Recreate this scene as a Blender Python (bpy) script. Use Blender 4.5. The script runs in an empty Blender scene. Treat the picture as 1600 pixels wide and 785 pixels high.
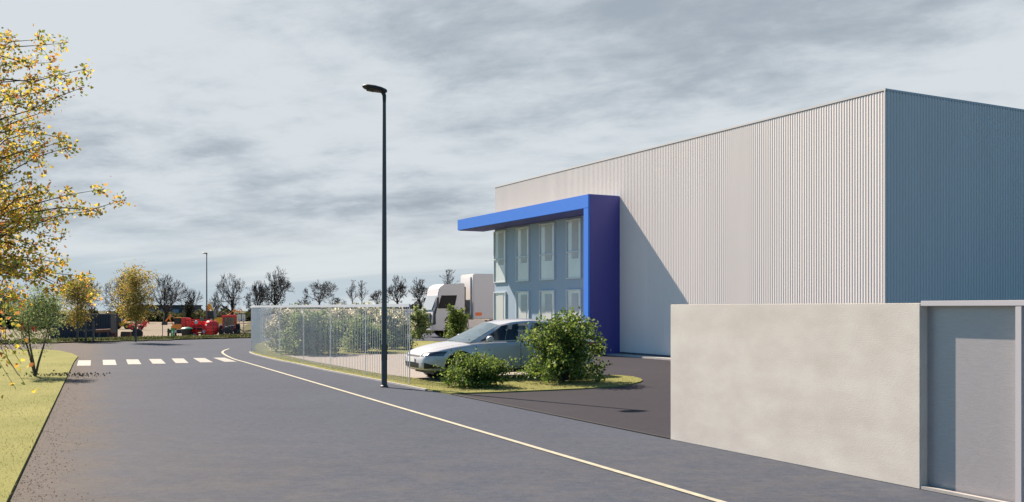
import bpy, bmesh, math, random
import numpy as np
from mathutils import Vector, Matrix
from mathutils.bvhtree import BVHTree
R = math.radians
SC = bpy.context.scene
COL = SC.collection

# ------------------------------------------------------------------ camera
F = 1488.0; EYE = 1.7; HZ = 482.0
cam_d = bpy.data.cameras.new('camera'); cam = bpy.data.objects.new('camera', cam_d); COL.objects.link(cam)
cam.location = (0, 0, EYE); cam.rotation_euler = (R(90), 0, 0)
cam_d.sensor_width = 36; cam_d.lens = F / 1600 * 36; cam_d.shift_y = (HZ - 392.5) / 1600
cam_d.clip_start = 0.1; cam_d.clip_end = 5000
SC.camera = cam

# ------------------------------------------------------------------ sun + sky
SUN_AZ = Vector((-0.72, 0.694, 0)).normalized(); SUN_EL = R(43)
sd = bpy.data.lights.new('sun', 'SUN'); sun = bpy.data.objects.new('sun', sd); COL.objects.link(sun)
sd.energy = 5.0; sd.angle = R(0.5); sd.color = (1.0, 0.85, 0.71)
to_sun = Vector((SUN_AZ.x * math.cos(SUN_EL), SUN_AZ.y * math.cos(SUN_EL), math.sin(SUN_EL)))
sun.rotation_euler = to_sun.to_track_quat('Z', 'Y').to_euler()
sun.location = (-20, 20, 30)

W = bpy.data.worlds.new('World'); SC.world = W; W.use_nodes = True
nt = W.node_tree; N = nt.nodes; L = nt.links
for n in list(N): N.remove(n)
def nd(t, **kw):
    n = N.new(t)
    for k, v in kw.items(): setattr(n, k, v)
    return n
def mth(op, a, b=None, c=None, clamp=False):
    n = N.new('ShaderNodeMath'); n.operation = op; n.use_clamp = clamp
    for i, v in enumerate((a, b, c)):
        if v is None: continue
        if isinstance(v, (int, float)): n.inputs[i].default_value = v
        else: L.new(v, n.inputs[i])
    return n.outputs[0]
def mrange(v, a, b, c=0, d=1, smooth=True):
    n = N.new('ShaderNodeMapRange'); n.interpolation_type = 'SMOOTHSTEP' if smooth else 'LINEAR'
    L.new(v, n.inputs[0])
    for i, x in enumerate((a, b, c, d)): n.inputs[i + 1].default_value = x
    return n.outputs[0]
def mixc(f, a, b, mode='MIX'):
    n = N.new('ShaderNodeMix'); n.data_type = 'RGBA'; n.blend_type = mode
    if isinstance(f, (int, float)): n.inputs[0].default_value = f
    else: L.new(f, n.inputs[0])
    for i, v in ((6, a), (7, b)):
        if isinstance(v, tuple): n.inputs[i].default_value = (*v, 1)
        else: L.new(v, n.inputs[i])
    return n.outputs[2]
out = nd('ShaderNodeOutputWorld'); bg = nd('ShaderNodeBackground'); L.new(bg.outputs[0], out.inputs[0])
bg.inputs[1].default_value = 0.062
sky = nd('ShaderNodeTexSky', sky_type='NISHITA', sun_disc=False, sun_elevation=SUN_EL,
         sun_rotation=math.atan2(SUN_AZ.x, SUN_AZ.y), air_density=1.0, dust_density=0.4, ozone_density=1.6)
tc = nd('ShaderNodeTexCoord'); sp = nd('ShaderNodeSeparateXYZ'); L.new(tc.outputs['Generated'], sp.inputs[0])
X, Y, Z = sp.outputs
den = mth('ADD', mth('MAXIMUM', Z, 0.0), 0.16)
u = mth('DIVIDE', X, den); v = mth('DIVIDE', Y, den)
u2 = mth('ADD', mth('MULTIPLY', u, 0.93), mth('MULTIPLY', v, -0.30))
v2 = mth('ADD', mth('MULTIPLY', v, 0.93), mth('MULTIPLY', u, 0.36))
cb = nd('ShaderNodeCombineXYZ'); L.new(u2, cb.inputs[0]); L.new(v2, cb.inputs[1])
def noise(scale, detail, rough, dist=0.0, off=(0, 0, 0), sc=(1, 1, 1)):
    m = nd('ShaderNodeMapping'); m.inputs['Location'].default_value = off; m.inputs['Scale'].default_value = sc
    L.new(cb.outputs[0], m.inputs[0])
    n = nd('ShaderNodeTexNoise'); n.inputs['Scale'].default_value = scale; n.inputs['Detail'].default_value = detail
    n.inputs['Roughness'].default_value = rough; n.inputs['Distortion'].default_value = dist
    L.new(m.outputs[0], n.inputs['Vector']); return n.outputs[0]
n1 = noise(0.95, 12, 0.60, 0.15, (3.1, 1.7, 0), (1.0, 1.05, 1))
n2 = noise(3.6, 9, 0.62, 0.2, (7.1, 4.2, 2), (0.9, 1.2, 1))
n3 = noise(0.30, 3, 0.5, 0, (1.3, 9.2, 5))
fsum = mth('ADD', mth('MULTIPLY', n1, 0.58), mth('ADD', mth('MULTIPLY', n2, 0.27), mth('MULTIPLY', n3, 0.25)))
f = mrange(fsum, 0.445, 0.64)
K = 1 / (0.062 * 2 ** 1.15)     # colours below are picked for the exposed picture
lo = (0.365 * K, 0.425 * K, 0.490 * K); hi = (0.68 * K, 0.735 * K, 0.78 * K)
cl = mixc(f, lo, hi)
# thin bright gaps low over the horizon
gap = mixc(mrange(noise(1.1, 6, 0.5, 0.5, (2, 5, 1), (0.35, 1.2, 1)), 0.42, 0.62), (0.52 * K, 0.605 * K, 0.665 * K), (0.72 * K, 0.77 * K, 0.79 * K))
cl = mixc(mrange(Z, 0.115, 0.025), cl, gap)
clear = mixc(1.0, sky.outputs[0], (0.46, 0.80, 0.98), 'MULTIPLY')
mask = mrange(mth('ADD', Y, mth('MULTIPLY', n1, 0.25)), 0.50, 0.80)
L.new(mixc(mask, clear, cl), bg.inputs[0])

SC.view_settings.view_transform = 'Standard'; SC.view_settings.look = 'None'
SC.view_settings.exposure = 1.15; SC.view_settings.gamma = 1; SC.view_settings.use_curve_mapping = False
SC.cycles.max_bounces = 6; SC.cycles.transparent_max_bounces = 12

# ------------------------------------------------------------------ helpers
def G(px, py, z=0.0):
    """ground point seen at a pixel of the 1600 px wide photograph"""
    y = F * (EYE - z) / (py - HZ); return Vector(((px - 800) / F * y, y, z))
def lerp(a, b, t): return a + (b - a) * t
def sstep(a, b, x):
    t = min(1, max(0, (x - a) / (b - a))); return t * t * (3 - 2 * t)

MATS = {}
def mat(name, col, rough=0.7, metal=0.0, var=0.0, vscale=4.0, col2=None, bump=0.0, bscale=40.0,
        stretch=(1, 1, 1), spec=0.5, coat=0.0, trans=0.0, leaf=None, emit=None, detail=5.0):
    if name in MATS: return MATS[name]
    m = bpy.data.materials.new(name); m.use_nodes = True; MATS[name] = m
    t = m.node_tree; n = t.nodes; l = t.links
    b = n['Principled BSDF']
    b.inputs['Base Color'].default_value = (*col, 1); b.inputs['Roughness'].default_value = rough
    b.inputs['Metallic'].default_value = metal; b.inputs['Specular IOR Level'].default_value = spec
    b.inputs['Coat Weight'].default_value = coat
    if trans: b.inputs['Transmission Weight'].default_value = trans
    if leaf:
        g = n.new('ShaderNodeNewGeometry'); r = n.new('ShaderNodeValToRGB'); l.new(g.outputs['Random Per Island'], r.inputs[0])
        els = r.color_ramp.elements
        for i, c in enumerate(leaf):
            p = i / (len(leaf) - 1)
            e = els[0] if i == 0 else (els[-1] if i == len(leaf) - 1 else els.new(p))
            e.position = p; e.color = (*c, 1)
        r.color_ramp.interpolation = 'CONSTANT'
        l.new(r.outputs[0], b.inputs['Base Color'])
        tr = n.new('ShaderNodeBsdfTranslucent'); l.new(r.outputs[0], tr.inputs[0])
        mx = n.new('ShaderNodeMixShader'); mx.inputs[0].default_value = 0.55
        l.new(b.outputs[0], mx.inputs[1]); l.new(tr.outputs[0], mx.inputs[2]); l.new(mx.outputs[0], n['Material Output'].inputs[0])
        return m
    if var or bump:
        c = n.new('ShaderNodeTexCoord'); mp = n.new('ShaderNodeMapping'); l.new(c.outputs['Object'], mp.inputs[0])
        mp.inputs['Scale'].default_value = stretch
    if var:
        ns = n.new('ShaderNodeTexNoise'); ns.inputs['Scale'].default_value = vscale; ns.inputs['Detail'].default_value = detail
        ns.inputs['Roughness'].default_value = 0.6
        l.new(mp.outputs[0], ns.inputs['Vector'])
        mr = n.new('ShaderNodeMapRange'); l.new(ns.outputs[0], mr.inputs[0]); mr.inputs[1].default_value = 0.3; mr.inputs[2].default_value = 0.7
        c2 = col2 or tuple(x * (1 - var) for x in col)
        mx = n.new('ShaderNodeMix'); mx.data_type = 'RGBA'; l.new(mr.outputs[0], mx.inputs[0])
        mx.inputs[6].default_value = (*c2, 1); mx.inputs[7].default_value = (*col, 1)
        l.new(mx.outputs[2], b.inputs['Base Color'])
    if bump:
        nb = n.new('ShaderNodeTexNoise'); nb.inputs['Scale'].default_value = bscale; nb.inputs['Detail'].default_value = 4
        l.new(mp.outputs[0], nb.inputs['Vector'])
        bp = n.new('ShaderNodeBump'); bp.inputs['Strength'].default_value = bump; bp.inputs['Distance'].default_value = 0.02
        l.new(nb.outputs[0], bp.inputs['Height']); l.new(bp.outputs[0], b.inputs['Normal'])
    return m

class MB:
    """collects geometry, then builds ONE mesh object"""
    def __init__(s): s.v = []; s.f = []
    def add(s, vs, fs):
        o = len(s.v); s.v += [tuple(x) for x in vs]; s.f += [tuple(i + o for i in q) for q in fs]; return s
    def box(s, c, d, rz=0, rx=0, ry=0, taper=1.0):
        m = Matrix.Translation(c) @ Matrix.Rotation(rz, 4, 'Z') @ Matrix.Rotation(ry, 4, 'Y') @ Matrix.Rotation(rx, 4, 'X')
        vs = []
        for z in (-.5, .5):
            k = 1 if z < 0 else taper
            for x, y in ((-.5, -.5), (.5, -.5), (.5, .5), (-.5, .5)):
                vs.append(m @ Vector((x * d[0] * k, y * d[1] * k, z * d[2])))
        return s.add(vs, [(3, 2, 1, 0), (4, 5, 6, 7), (0, 1, 5, 4), (1, 2, 6, 5), (2, 3, 7, 6), (3, 0, 4, 7)])
    def tube(s, pts, rs, n=8, caps=True):
        pts = [Vector(p) for p in pts]
        if not hasattr(rs, '__len__'): rs = [rs] * len(pts)
        rings = []
        for i, p in enumerate(pts):
            t = (pts[min(i + 1, len(pts) - 1)] - pts[max(i - 1, 0)]).normalized()
            a = t.cross(Vector((0, 0, 1)) if abs(t.z) < .9 else Vector((1, 0, 0))).normalized(); b = t.cross(a)
            rings.append([p + (a * math.cos(2 * math.pi * k / n) + b * math.sin(2 * math.pi * k / n)) * rs[i] for k in range(n)])
        vs = [x for r in rings for x in r]; fs = []
        for i in range(len(pts) - 1):
            for k in range(n):
                fs.append((i * n + k, i * n + (k + 1) % n, (i + 1) * n + (k + 1) % n, (i + 1) * n + k))
        if caps: fs += [tuple(range(n))[::-1], tuple((len(pts) - 1) * n + k for k in range(n))]
        return s.add(vs, fs)
    def cyl(s, a, b, r, n=16): return s.tube([a, b], [r, r], n)
    def prism(s, poly, y0, y1, axis='y'):
        """extrude an outline: poly = (x,z) pairs between y0 and y1 (axis y) or (x,y) pairs between z0 and z1 (axis z)"""
        n = len(poly)
        if axis == 'y': vs = [(p[0], y0, p[1]) for p in poly] + [(p[0], y1, p[1]) for p in poly]
        elif axis == 'x': vs = [(y0, p[0], p[1]) for p in poly] + [(y1, p[0], p[1]) for p in poly]
        else: vs = [(p[0], p[1], y0) for p in poly] + [(p[0], p[1], y1) for p in poly]
        return s.add(vs, [tuple(range(n))[::-1], tuple(range(n, 2 * n))] + [(i, (i + 1) % n, n + (i + 1) % n, n + i) for i in range(n)])
    def lathe(s, prof, c=(0, 0, 0), axis='z', n=24):
        """prof: (radius, height) pairs"""
        c = Vector(c); vs = []
        for r, h in prof:
            for k in range(n):
                a = 2 * math.pi * k / n; p = (r * math.cos(a), r * math.sin(a), h)
                if axis == 'y': p = (p[0], p[2], p[1])
                if axis == 'x': p = (p[2], p[0], p[1])
                vs.append(c + Vector(p))
        fs = [(i * n + k, i * n + (k + 1) % n, (i + 1) * n + (k + 1) % n, (i + 1) * n + k) for i in range(len(prof) - 1) for k in range(n)]
        return s.add(vs, fs + [tuple(range(n))[::-1], tuple((len(prof) - 1) * n + k for k in range(n))])
    def build(s, name, m, parent=None, smooth=False, bevel=0.0):
        me = bpy.data.meshes.new(name); me.from_pydata(s.v, [], s.f); me.update()
        bm = bmesh.new(); bm.from_mesh(me); bmesh.ops.recalc_face_normals(bm, faces=bm.faces)
        if bevel: bmesh.ops.bevel(bm, geom=[e for e in bm.edges if len(e.link_faces) == 2 and e.calc_face_angle(0) > R(30)], offset=bevel, segments=2, affect='EDGES', clamp_overlap=True)
        bm.to_mesh(me); bm.free()
        return link(name, me, m, parent, smooth)
def link(name, me, m, parent=None, smooth=False):
    o = bpy.data.objects.new(name, me); me.materials.append(m); COL.objects.link(o)
    if parent: o.parent = parent
    if smooth:
        me.shade_smooth()
        try: me.set_sharp_from_angle(angle=R(smooth if smooth is not True else 40))
        except Exception: pass
    return o
def npmesh(name, V, Fc, m, parent=None):
    me = bpy.data.meshes.new(name); V = np.asarray(V, dtype=np.float32); Fc = np.asarray(Fc, dtype=np.int32)
    me.vertices.add(len(V)); me.vertices.foreach_set('co', V.ravel())
    k = Fc.shape[1]; me.loops.add(Fc.size); me.loops.foreach_set('vertex_index', Fc.ravel())
    me.polygons.add(len(Fc)); me.polygons.foreach_set('loop_start', np.arange(0, Fc.size, k, dtype=np.int32))
    me.update(calc_edges=True); me.validate()
    return link(name, me, m, parent)
def tag(o, label=None, cat=None, group=None, kind=None):
    if label: o['label'] = label
    if cat: o['category'] = cat
    if group: o['group'] = group
    if kind: o['kind'] = kind
    return o
def thing(name, label, cat, loc=(0, 0, 0), rz=0, group=None, scale=1.0):
    o = bpy.data.objects.new(name, None); COL.objects.link(o); o.location = loc; o.rotation_euler = (0, 0, rz)
    o.scale = (scale,) * 3; o.empty_display_size = .2
    return tag(o, label, cat, group)
def sheet(name, poly, z, m, thick=0.0, kind='structure'):
    mb = MB(); n = len(poly)
    if thick: mb.prism([(p[0], p[1]) for p in poly], z - thick, z, 'z')
    else: mb.add([(p[0], p[1], z) for p in poly], [tuple(range(n))])
    o = mb.build(name, m); 
    if not thick:
        if o.data.polygons[0].normal.z < 0: o.data.flip_normals()
    return tag(o, kind=kind)

# terrain: flat to the far side of the road, then down to the works yard
def road_q(x, y): return (y - 44.4 - (x + 23.9) * 1.1) * 0.67
def zt(x, y):
    if y < 5: return 0.0
    r = x / y; q = road_q(x, y)
    left = sstep(-0.235, -0.272, r)
    zl = -1.5 * sstep(3.5, 38, q)
    zr = 1.5 * sstep(25, 75, q)
    z = lerp(zr, zl, left)
    return z + 1.0 * sstep(260, 600, y)
def put(px, Y, dz=0.0):
    x = (px - 800) / F * Y; return Vector((x, Y, zt(x, Y) + dz))
def tsheet(name, inside, x0, x1, y0, y1, step, dz, m, kind='structure'):
    nx = int((x1 - x0) / step) + 1; ny = int((y1 - y0) / step) + 1
    vs = [(x0 + i * step, y0 + j * step, zt(x0 + i * step, y0 + j * step) + dz) for j in range(ny) for i in range(nx)]
    fs = [(j * nx + i, j * nx + i + 1, (j + 1) * nx + i + 1, (j + 1) * nx + i) for j in range(ny - 1) for i in range(nx - 1)
          if inside(x0 + (i + .5) * step, y0 + (j + .5) * step)]
    me = bpy.data.meshes.new(name); me.from_pydata(vs, [], fs)
    bm = bmesh.new(); bm.from_mesh(me); bmesh.ops.delete(bm, geom=[v for v in bm.verts if not v.link_faces], context='VERTS'); bm.to_mesh(me); bm.free()
    return tag(link(name, me, m, None, 60), kind=kind)

# ------------------------------------------------------------------ vegetation helpers
def unit(v): return v / np.maximum(np.linalg.norm(v, axis=-1, keepdims=True), 1e-9)
def leaf_mesh(name, P, size, m, parent, rng, aspect=0.36, bias=None):
    P = np.asarray(P); n = len(P)
    a = rng.normal(size=(n, 3)); 
    if bias is not None: a = a + np.asarray(bias)
    a = unit(a); b = unit(np.cross(a, rng.normal(size=(n, 3)))); c = np.cross(a, b)
    s = (size * rng.uniform(.65, 1.25, n))[:, None]
    V = np.stack([P, P + a * s * .45 + b * s * aspect + c * s * .10, P + a * s, P + a * s * .45 - b * s * aspect + c * s * .10], 1).reshape(-1, 3)
    i = np.arange(n)[:, None] * 4
    Fc = np.concatenate([i + np.array([[0, 1, 2]]), i + np.array([[0, 2, 3]])], 1).reshape(-1, 3)
    return npmesh(name, V, Fc, m, parent)
def seg_mesh(name, segs, m, parent, sides=4):
    S = np.array([[*a, *b, r0, r1] for a, b, r0, r1 in segs]); A, B, r0, r1 = S[:, :3], S[:, 3:6], S[:, 6:7], S[:, 7:8]
    d = unit(B - A); ref = np.where(np.abs(d[:, 2:3]) < .9, np.array([[0, 0, 1.]]), np.array([[1., 0, 0]]))
    e = unit(np.cross(d, ref)); g = np.cross(d, e); V = []
    for k in range(sides):
        an = 2 * math.pi * k / sides; V.append(A + (e * math.cos(an) + g * math.sin(an)) * r0)
    for k in range(sides):
        an = 2 * math.pi * k / sides; V.append(B + (e * math.cos(an) + g * math.sin(an)) * r1)
    V = np.stack(V, 1).reshape(-1, 3); i = np.arange(len(S))[:, None] * (2 * sides)
    Fc = np.concatenate([i + np.array([[k, (k + 1) % sides, sides + (k + 1) % sides, sides + k]]) for k in range(sides)], 1).reshape(-1, 4)
    return npmesh(name, V, Fc, m, parent)
def grow(rnd, p, d, ln, r, lev, maxlev, segs, tips, spread=0.6, up=0.12, kids=(2, 3), decay=0.76, side=True):
    """recursive branching; segs collects (a,b,r0,r1,level)"""
    n = 3; r_end = r * 0.72
    for k in range(n):
        d = (d + Vector((rnd.gauss(0, .13), rnd.gauss(0, .13), rnd.gauss(0, .10) + up * .3))).normalized()
        q = p + d * ln / n; ra = lerp(r, r_end, k / n); rb = lerp(r, r_end, (k + 1) / n)
        segs.append((p, q, ra, rb, lev)); p = q
        if side and lev >= 1 and lev < maxlev and rnd.random() < .45:
            ax = Vector((rnd.gauss(0, 1), rnd.gauss(0, 1), rnd.gauss(0, .6))); ax = (ax - d * ax.dot(d)).normalized()
            dd = (d * .55 + ax * .8 + Vector((0, 0, up))).normalized()
            grow(rnd, p, dd, ln * .55, r_end * .45, max(lev + 2, maxlev - 2), maxlev, segs, tips, spread, up, kids, decay, side)
    if lev >= maxlev: tips.append(p); return
    kk = rnd.randint(*kids); a0 = rnd.random() * 6.28
    e1 = d.orthogonal().normalized(); e2 = d.cross(e1)
    for i in range(kk):
        an = a0 + 6.283 * i / kk + rnd.gauss(0, .35); s = spread * rnd.uniform(.6, 1.3)
        dd = (d + (e1 * math.cos(an) + e2 * math.sin(an)) * s + Vector((0, 0, up))).normalized()
        grow(rnd, p, dd, ln * decay * rnd.uniform(.85, 1.15), r_end * (.62 if kk == 3 else .72), lev + 1, maxlev, segs, tips, spread, up, kids, decay, side)
# ------------------------------------------------------------------ materials
def asphalt(name, base, brown_edge=False, grit=1.0):
    m = mat(name, base, rough=0.9, spec=0.12)
    t = m.node_tree; n = t.nodes; l = t.links; b = n['Principled BSDF']
    c = n.new('ShaderNodeTexCoord')
    def nz(s, d, r=.6, sc=None):
        q = n.new('ShaderNodeTexNoise'); q.inputs['Scale'].default_value = s; q.inputs['Detail'].default_value = d; q.inputs['Roughness'].default_value = r
        if sc:
            mp = n.new('ShaderNodeMapping'); mp.inputs['Scale'].default_value = sc; l.new(c.outputs['Object'], mp.inputs[0]); l.new(mp.outputs[0], q.inputs['Vector'])
        else: l.new(c.outputs['Object'], q.inputs['Vector'])
        return q.outputs[0]
    def mr(v, a, bb, c0=0, d0=1):
        q = n.new('ShaderNodeMapRange'); l.new(v, q.inputs[0])
        for i, x in enumerate((a, bb, c0, d0)): q.inputs[i + 1].default_value = x
        return q.outputs[0]
    def mx(f, a, bb, mode='MIX'):
        q = n.new('ShaderNodeMix'); q.data_type = 'RGBA'; q.blend_type = mode
        if isinstance(f, (int, float)): q.inputs[0].default_value = f
        else: l.new(f, q.inputs[0])
        for i, x in ((6, a), (7, bb)):
            if isinstance(x, tuple): q.inputs[i].default_value = (*x, 1)
            else: l.new(x, q.inputs[i])
        return q.outputs[2]
    def ma(op, a, bb):
        q = n.new('ShaderNodeMath'); q.operation = op
        for i, x in enumerate((a, bb)):
            if isinstance(x, (int, float)): q.inputs[i].default_value = x
            else: l.new(x, q.inputs[i])
        return q.outputs[0]
    col = mx(mr(nz(.22, 4), .35, .65), tuple(x * .94 for x in base), tuple(x * 1.05 for x in base))
    grain = nz(55, 3, .7)
    col = mx(1.0, col, mx(mr(grain, .3, .7), (1 - .22 * grit,) * 3, (1 + .22 * grit,) * 3), 'MULTIPLY')
    col = mx(1.0, col, mx(mr(nz(9, 8, .85), .34, .66), (1 - .24 * grit,) * 3, (1 + .24 * grit,) * 3), 'MULTIPLY')
    col = mx(ma('MULTIPLY', mr(nz(24, 2, .5), .66, .74), .40 * grit), col, tuple(x * 1.7 for x in base))
    col = mx(ma('MULTIPLY', mr(nz(1.1, 8, .75), .50, .70), .30), col, tuple(x * .72 for x in base))
    col = mx(ma('MULTIPLY', mr(nz(.5, 7, .7, (1, .35, 1)), .52, .66), .25), col, tuple(x * 1.28 for x in base))
    if brown_edge:
        s = n.new('ShaderNodeSeparateXYZ'); l.new(c.outputs['Object'], s.inputs[0])
        # distance from the lawn edge: x = -4.42 - .433 (y - 8.35)
        dist = ma('ADD', ma('ADD', s.outputs[0], .80), ma('MULTIPLY', s.outputs[1], .433))
        dist = ma('ADD', dist, ma('MULTIPLY', ma('ADD', nz(1.3, 6, .7), -.5), 1.6))
        br = mx(mr(nz(14, 6, .8), .35, .65), (.045, .036, .028), (.17, .135, .10))
        col = mx(ma('MULTIPLY', mr(dist, 1.1, .3), .70), col, br)
        col = mx(ma('MULTIPLY', mr(dist, 3.2, .4), .30), col, (.105, .095, .085))
        col = mx(ma('MULTIPLY', mr(nz(1.6, 12, .85, (1, 1.2, 1)), .44, .58), mr(s.outputs[1], 15, 9, 0, .34)), col, (.12, .112, .10))
    l.new(col, b.inputs['Base Color'])
    bp = n.new('ShaderNodeBump'); bp.inputs['Strength'].default_value = .55 * grit; bp.inputs['Distance'].default_value = .006
    l.new(grain, bp.inputs['Height']); l.new(bp.outputs[0], b.inputs['Normal'])
    return m
M_road = asphalt('road_asphalt', (.060, .070, .092), True)
M_drive = asphalt('yard_asphalt', (.036, .034, .041), grit=.6)
M_pave = mat('pale_paving', (.26, .23, .20), .85, var=.12, vscale=3, bump=.2, bscale=60)
M_lawn = mat('lawn_grass', (.235, .225, .080), .95, var=.3, vscale=.55, col2=(.165, .175, .055), bump=.8, bscale=30, spec=.1, detail=9)
M_verge = mat('verge_grass', (.060, .075, .025), .95, var=.4, vscale=1.5, col2=(.035, .040, .018), bump=.6, bscale=25, spec=.1)
M_field = mat('field_soil', (.10, .095, .05), .95, var=.4, vscale=.05, spec=.1)
M_gravel = mat('pale_gravel', (.25, .21, .16), .95, var=.3, vscale=.25, spec=.1, detail=9)
M_white = mat('road_paint', (.36, .35, .31), .7, var=.55, vscale=9, bump=.1, detail=8)
M_yellow = mat('line_paint', (.44, .42, .31), .7, var=.35, vscale=7, detail=8)
M_kerb = mat('pale_kerb', (.42, .40, .37), .8, var=.2, vscale=5)
M_blue = mat('blue_cladding', (.030, .19, .70), .55, var=.12, vscale=2.2, stretch=(1, 1, 4), col2=(.030, .175, .66))
M_clad = mat('grey_cladding', (.745, .685, .64), .55, var=.07, vscale=1.1, stretch=(1, 1, .10))
M_concrete = mat('concrete', (.65, .62, .55), .85, var=.14, vscale=1.5, col2=(.53, .485, .43), stretch=(1, 1, 1.9), bump=.10, bscale=45, detail=9)
M_gate = mat('gate_sheet', (.44, .41, .415), .34, metal=.35, var=.14, vscale=9, stretch=(1.0, 1.0, 9), bump=.12, bscale=30)
M_gframe = mat('gate_frame_metal', (.50, .48, .49), .5)
M_alu = mat('window_frame_metal', (.58, .63, .66), .45)
M_glass = mat('window_glass', (.60, .66, .66), .12, spec=.9, coat=.4, var=.25, vscale=.7, stretch=(1, 1, .7))
M_blind = mat('window_blind', (.50, .53, .53), .8)
M_pole = mat('lamp_pole_paint', (.065, .066, .064), .5)
M_black = mat('black_plastic', (.012, .012, .013), .5)
M_tyre = mat('tyre_rubber', (.018, .018, .018), .85)
M_fence = mat('fence_metal', (.62, .64, .68), .4, metal=.2)
M_bark = mat('dark_bark', (.035, .028, .024), .9)
M_bark2 = mat('grey_bark', (.085, .065, .050), .9, var=.3, vscale=8)
M_wood = mat('weathered_wood', (.17, .135, .10), .85, var=.3, vscale=8, stretch=(1, 1, .2))

# ------------------------------------------------------------------ ground
tsheet('ground', lambda x, y: True, -420, 380, -60, 900, 5, -.22, M_field)
def far_edge(x): return 44.4 + (x + 23.9) * 1.1
sheet('road', [(-60, -40), (70, -40), (70, far_edge(70)), (-60, far_edge(-60))], 0.0, M_road)
# verge beyond the road, and the gravel yard below it
tsheet('verge', lambda x, y: road_q(x, y) > .05 and road_q(x, y) < 9, -90, 40, 0, 120, 1.0, .05, M_verge)
tsheet('gravel_yard', lambda x, y: road_q(x, y) > 8 and y < 232 + 12 * math.sin(x * .1), -150, 70, 20, 250, 2.0, .02, M_gravel)

kerb_px = [(392, 551), (398, 554), (416, 559), (440, 564.5), (469, 570), (505, 578), (551, 587), (590, 594.5), (630, 602.5), (670, 610.5), (705, 617)]
KP = [G(*p) for p in kerb_px]
rear_px = [(620, 533), (560, 532.5), (470, 531.5), (440, 531), (418, 533), (402, 538), (394, 544)]
lawn_px = [(0, 548), (60, 547.3), (92, 549), (112, 553.5), (122, 558.5)]
lawn = [G(*p) for p in lawn_px] + [Vector((-4.42 - .433 * (y - 8.35), y, 0)) for y in (30, 24, 18, 12, 8.35, 2, -6)] + [Vector((-40, -6, 0)), Vector((-40, 18, 0))]
sheet('lawn', lawn, .035, M_lawn, .06)
pts_drive = [KP[-1], Vector((2.06, 12.34, 0)), Vector((3.83, 8.94, 0)), Vector((11.5, -5.7, 0)), Vector((45, 10, 0)), Vector((25, 55, 0)), Vector((1.5, 54, 0)), G(760, 534)]
sheet('driveway', pts_drive + [G(640, 560)], .004, M_drive)
pave = [G(*p) for p in [(434, 553.8), (470, 563.5), (487, 568), (540, 577), (594, 586.6), (638, 592), (689, 599), (760, 603), (840, 601), (872, 588), (880, 575), (880, 548), (640, 548)]]
sheet('parking_paving', pave, .009, M_pave)
front = KP + [G(*p) for p in [(780, 614.5), (850, 611.7), (915, 608.8), (960, 605.5), (985, 602), (1000, 598.5), (1004, 596), (1001, 593.2), (990, 590.3), (968, 588.3), (940, 587.8), (900, 589), (860, 590.5), (800, 593), (740, 596.5), (689, 597.5), (638, 591.5), (594, 586), (540, 576.5), (487, 567.5), (460, 560), (436, 554.3), (418, 552), (404, 549.5)]]
sheet('front_lawn', front, .030, M_lawn, .05)
rear = [G(*p) for p in [(404, 549.5), (418, 552), (436, 554.3), (520, 554.8), (640, 553), (700, 551.5), (765, 550), (765, 535)] + rear_px]
sheet('rear_lawn', rear, .026, M_lawn, .05)
# kerb along the fence foot
def ribbon(name, pts, w, z0, z1, m, off=0.0, kind='structure', label=None):
    mb = MB(); n = len(pts); Lp = []; Rp = []
    for i, p in enumerate(pts):
        t = (pts[min(i + 1, n - 1)] - pts[max(i - 1, 0)]); t.z = 0; t.normalize(); s = Vector((t.y, -t.x, 0))
        Lp.append(p + s * (off + w / 2)); Rp.append(p + s * (off - w / 2))
    vs = []
    for a, b in zip(Lp, Rp): vs += [(a.x, a.y, z0), (b.x, b.y, z0), (b.x, b.y, z1), (a.x, a.y, z1)]
    fs = [(0, 1, 2, 3), tuple(4 * (n - 1) + k for k in (3, 2, 1, 0))]
    for i in range(n - 1):
        for k in range(4): fs.append((4 * i + k, 4 * i + (k + 1) % 4, 4 * i + 4 + (k + 1) % 4, 4 * i + 4 + k))
    return tag(mb.add(vs, fs).build(name, m), kind=kind)
def smooth_path(pts, step):
    """Catmull-Rom resample"""
    out = []
    P = [pts[0]] + list(pts) + [pts[-1]]
    for i in range(1, len(P) - 2):
        n = max(1, int((P[i + 1] - P[i]).length / step))
        for k in range(n):
            t = k / n
            out.append(.5 * ((2 * P[i]) + (-P[i - 1] + P[i + 1]) * t + (2 * P[i - 1] - 5 * P[i] + 4 * P[i + 1] - P[i + 2]) * t * t + (-P[i - 1] + 3 * P[i] - 3 * P[i + 1] + P[i + 2]) * t ** 3))
    out.append(pts[-1]); return out
kp = smooth_path(KP[:-1], .5)
ribbon('kerb', kp, .045, -.02, .035, M_kerb, off=.05)
# road markings
tag(MB().add([a + Vector((0, 0, .012)) for a in (KP[-1], Vector((2.06, 12.34, 0)), Vector((2.12, 12.38, 0)), KP[-1] + Vector((.06, .04, 0)))], [(0, 1, 2, 3)]).build('asphalt_joint', mat('joint_tar', (.008, .008, .008), .7)), kind='structure')
ln = [G(359, 545), G(351, 547.8), G(347.6, 551.5), G(354.6, 556.6), G(367, 562), G(380, 565.6)]
lp = smooth_path(ln, .3) + [lerp(G(380, 565.6), G(1125, 785), t / 12) for t in range(1, 15)]
mbl = MB()
for i in range(len(lp) - 1):
    a, b = lp[i], lp[i + 1]; t = (b - a).normalized(); s = Vector((t.y, -t.x, 0)) * .040
    if i: mbl.add([lastl, lastr, b + s + Vector((0, 0, .008)), b - s + Vector((0, 0, .008))], [(0, 1, 3, 2)] if False else [(0, 2, 3, 1)])
    lastl, lastr = b + s + Vector((0, 0, .008)), b - s + Vector((0, 0, .008))
o = tag(mbl.build('edge_line', M_yellow), kind='structure')
mbc = MB()
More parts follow.
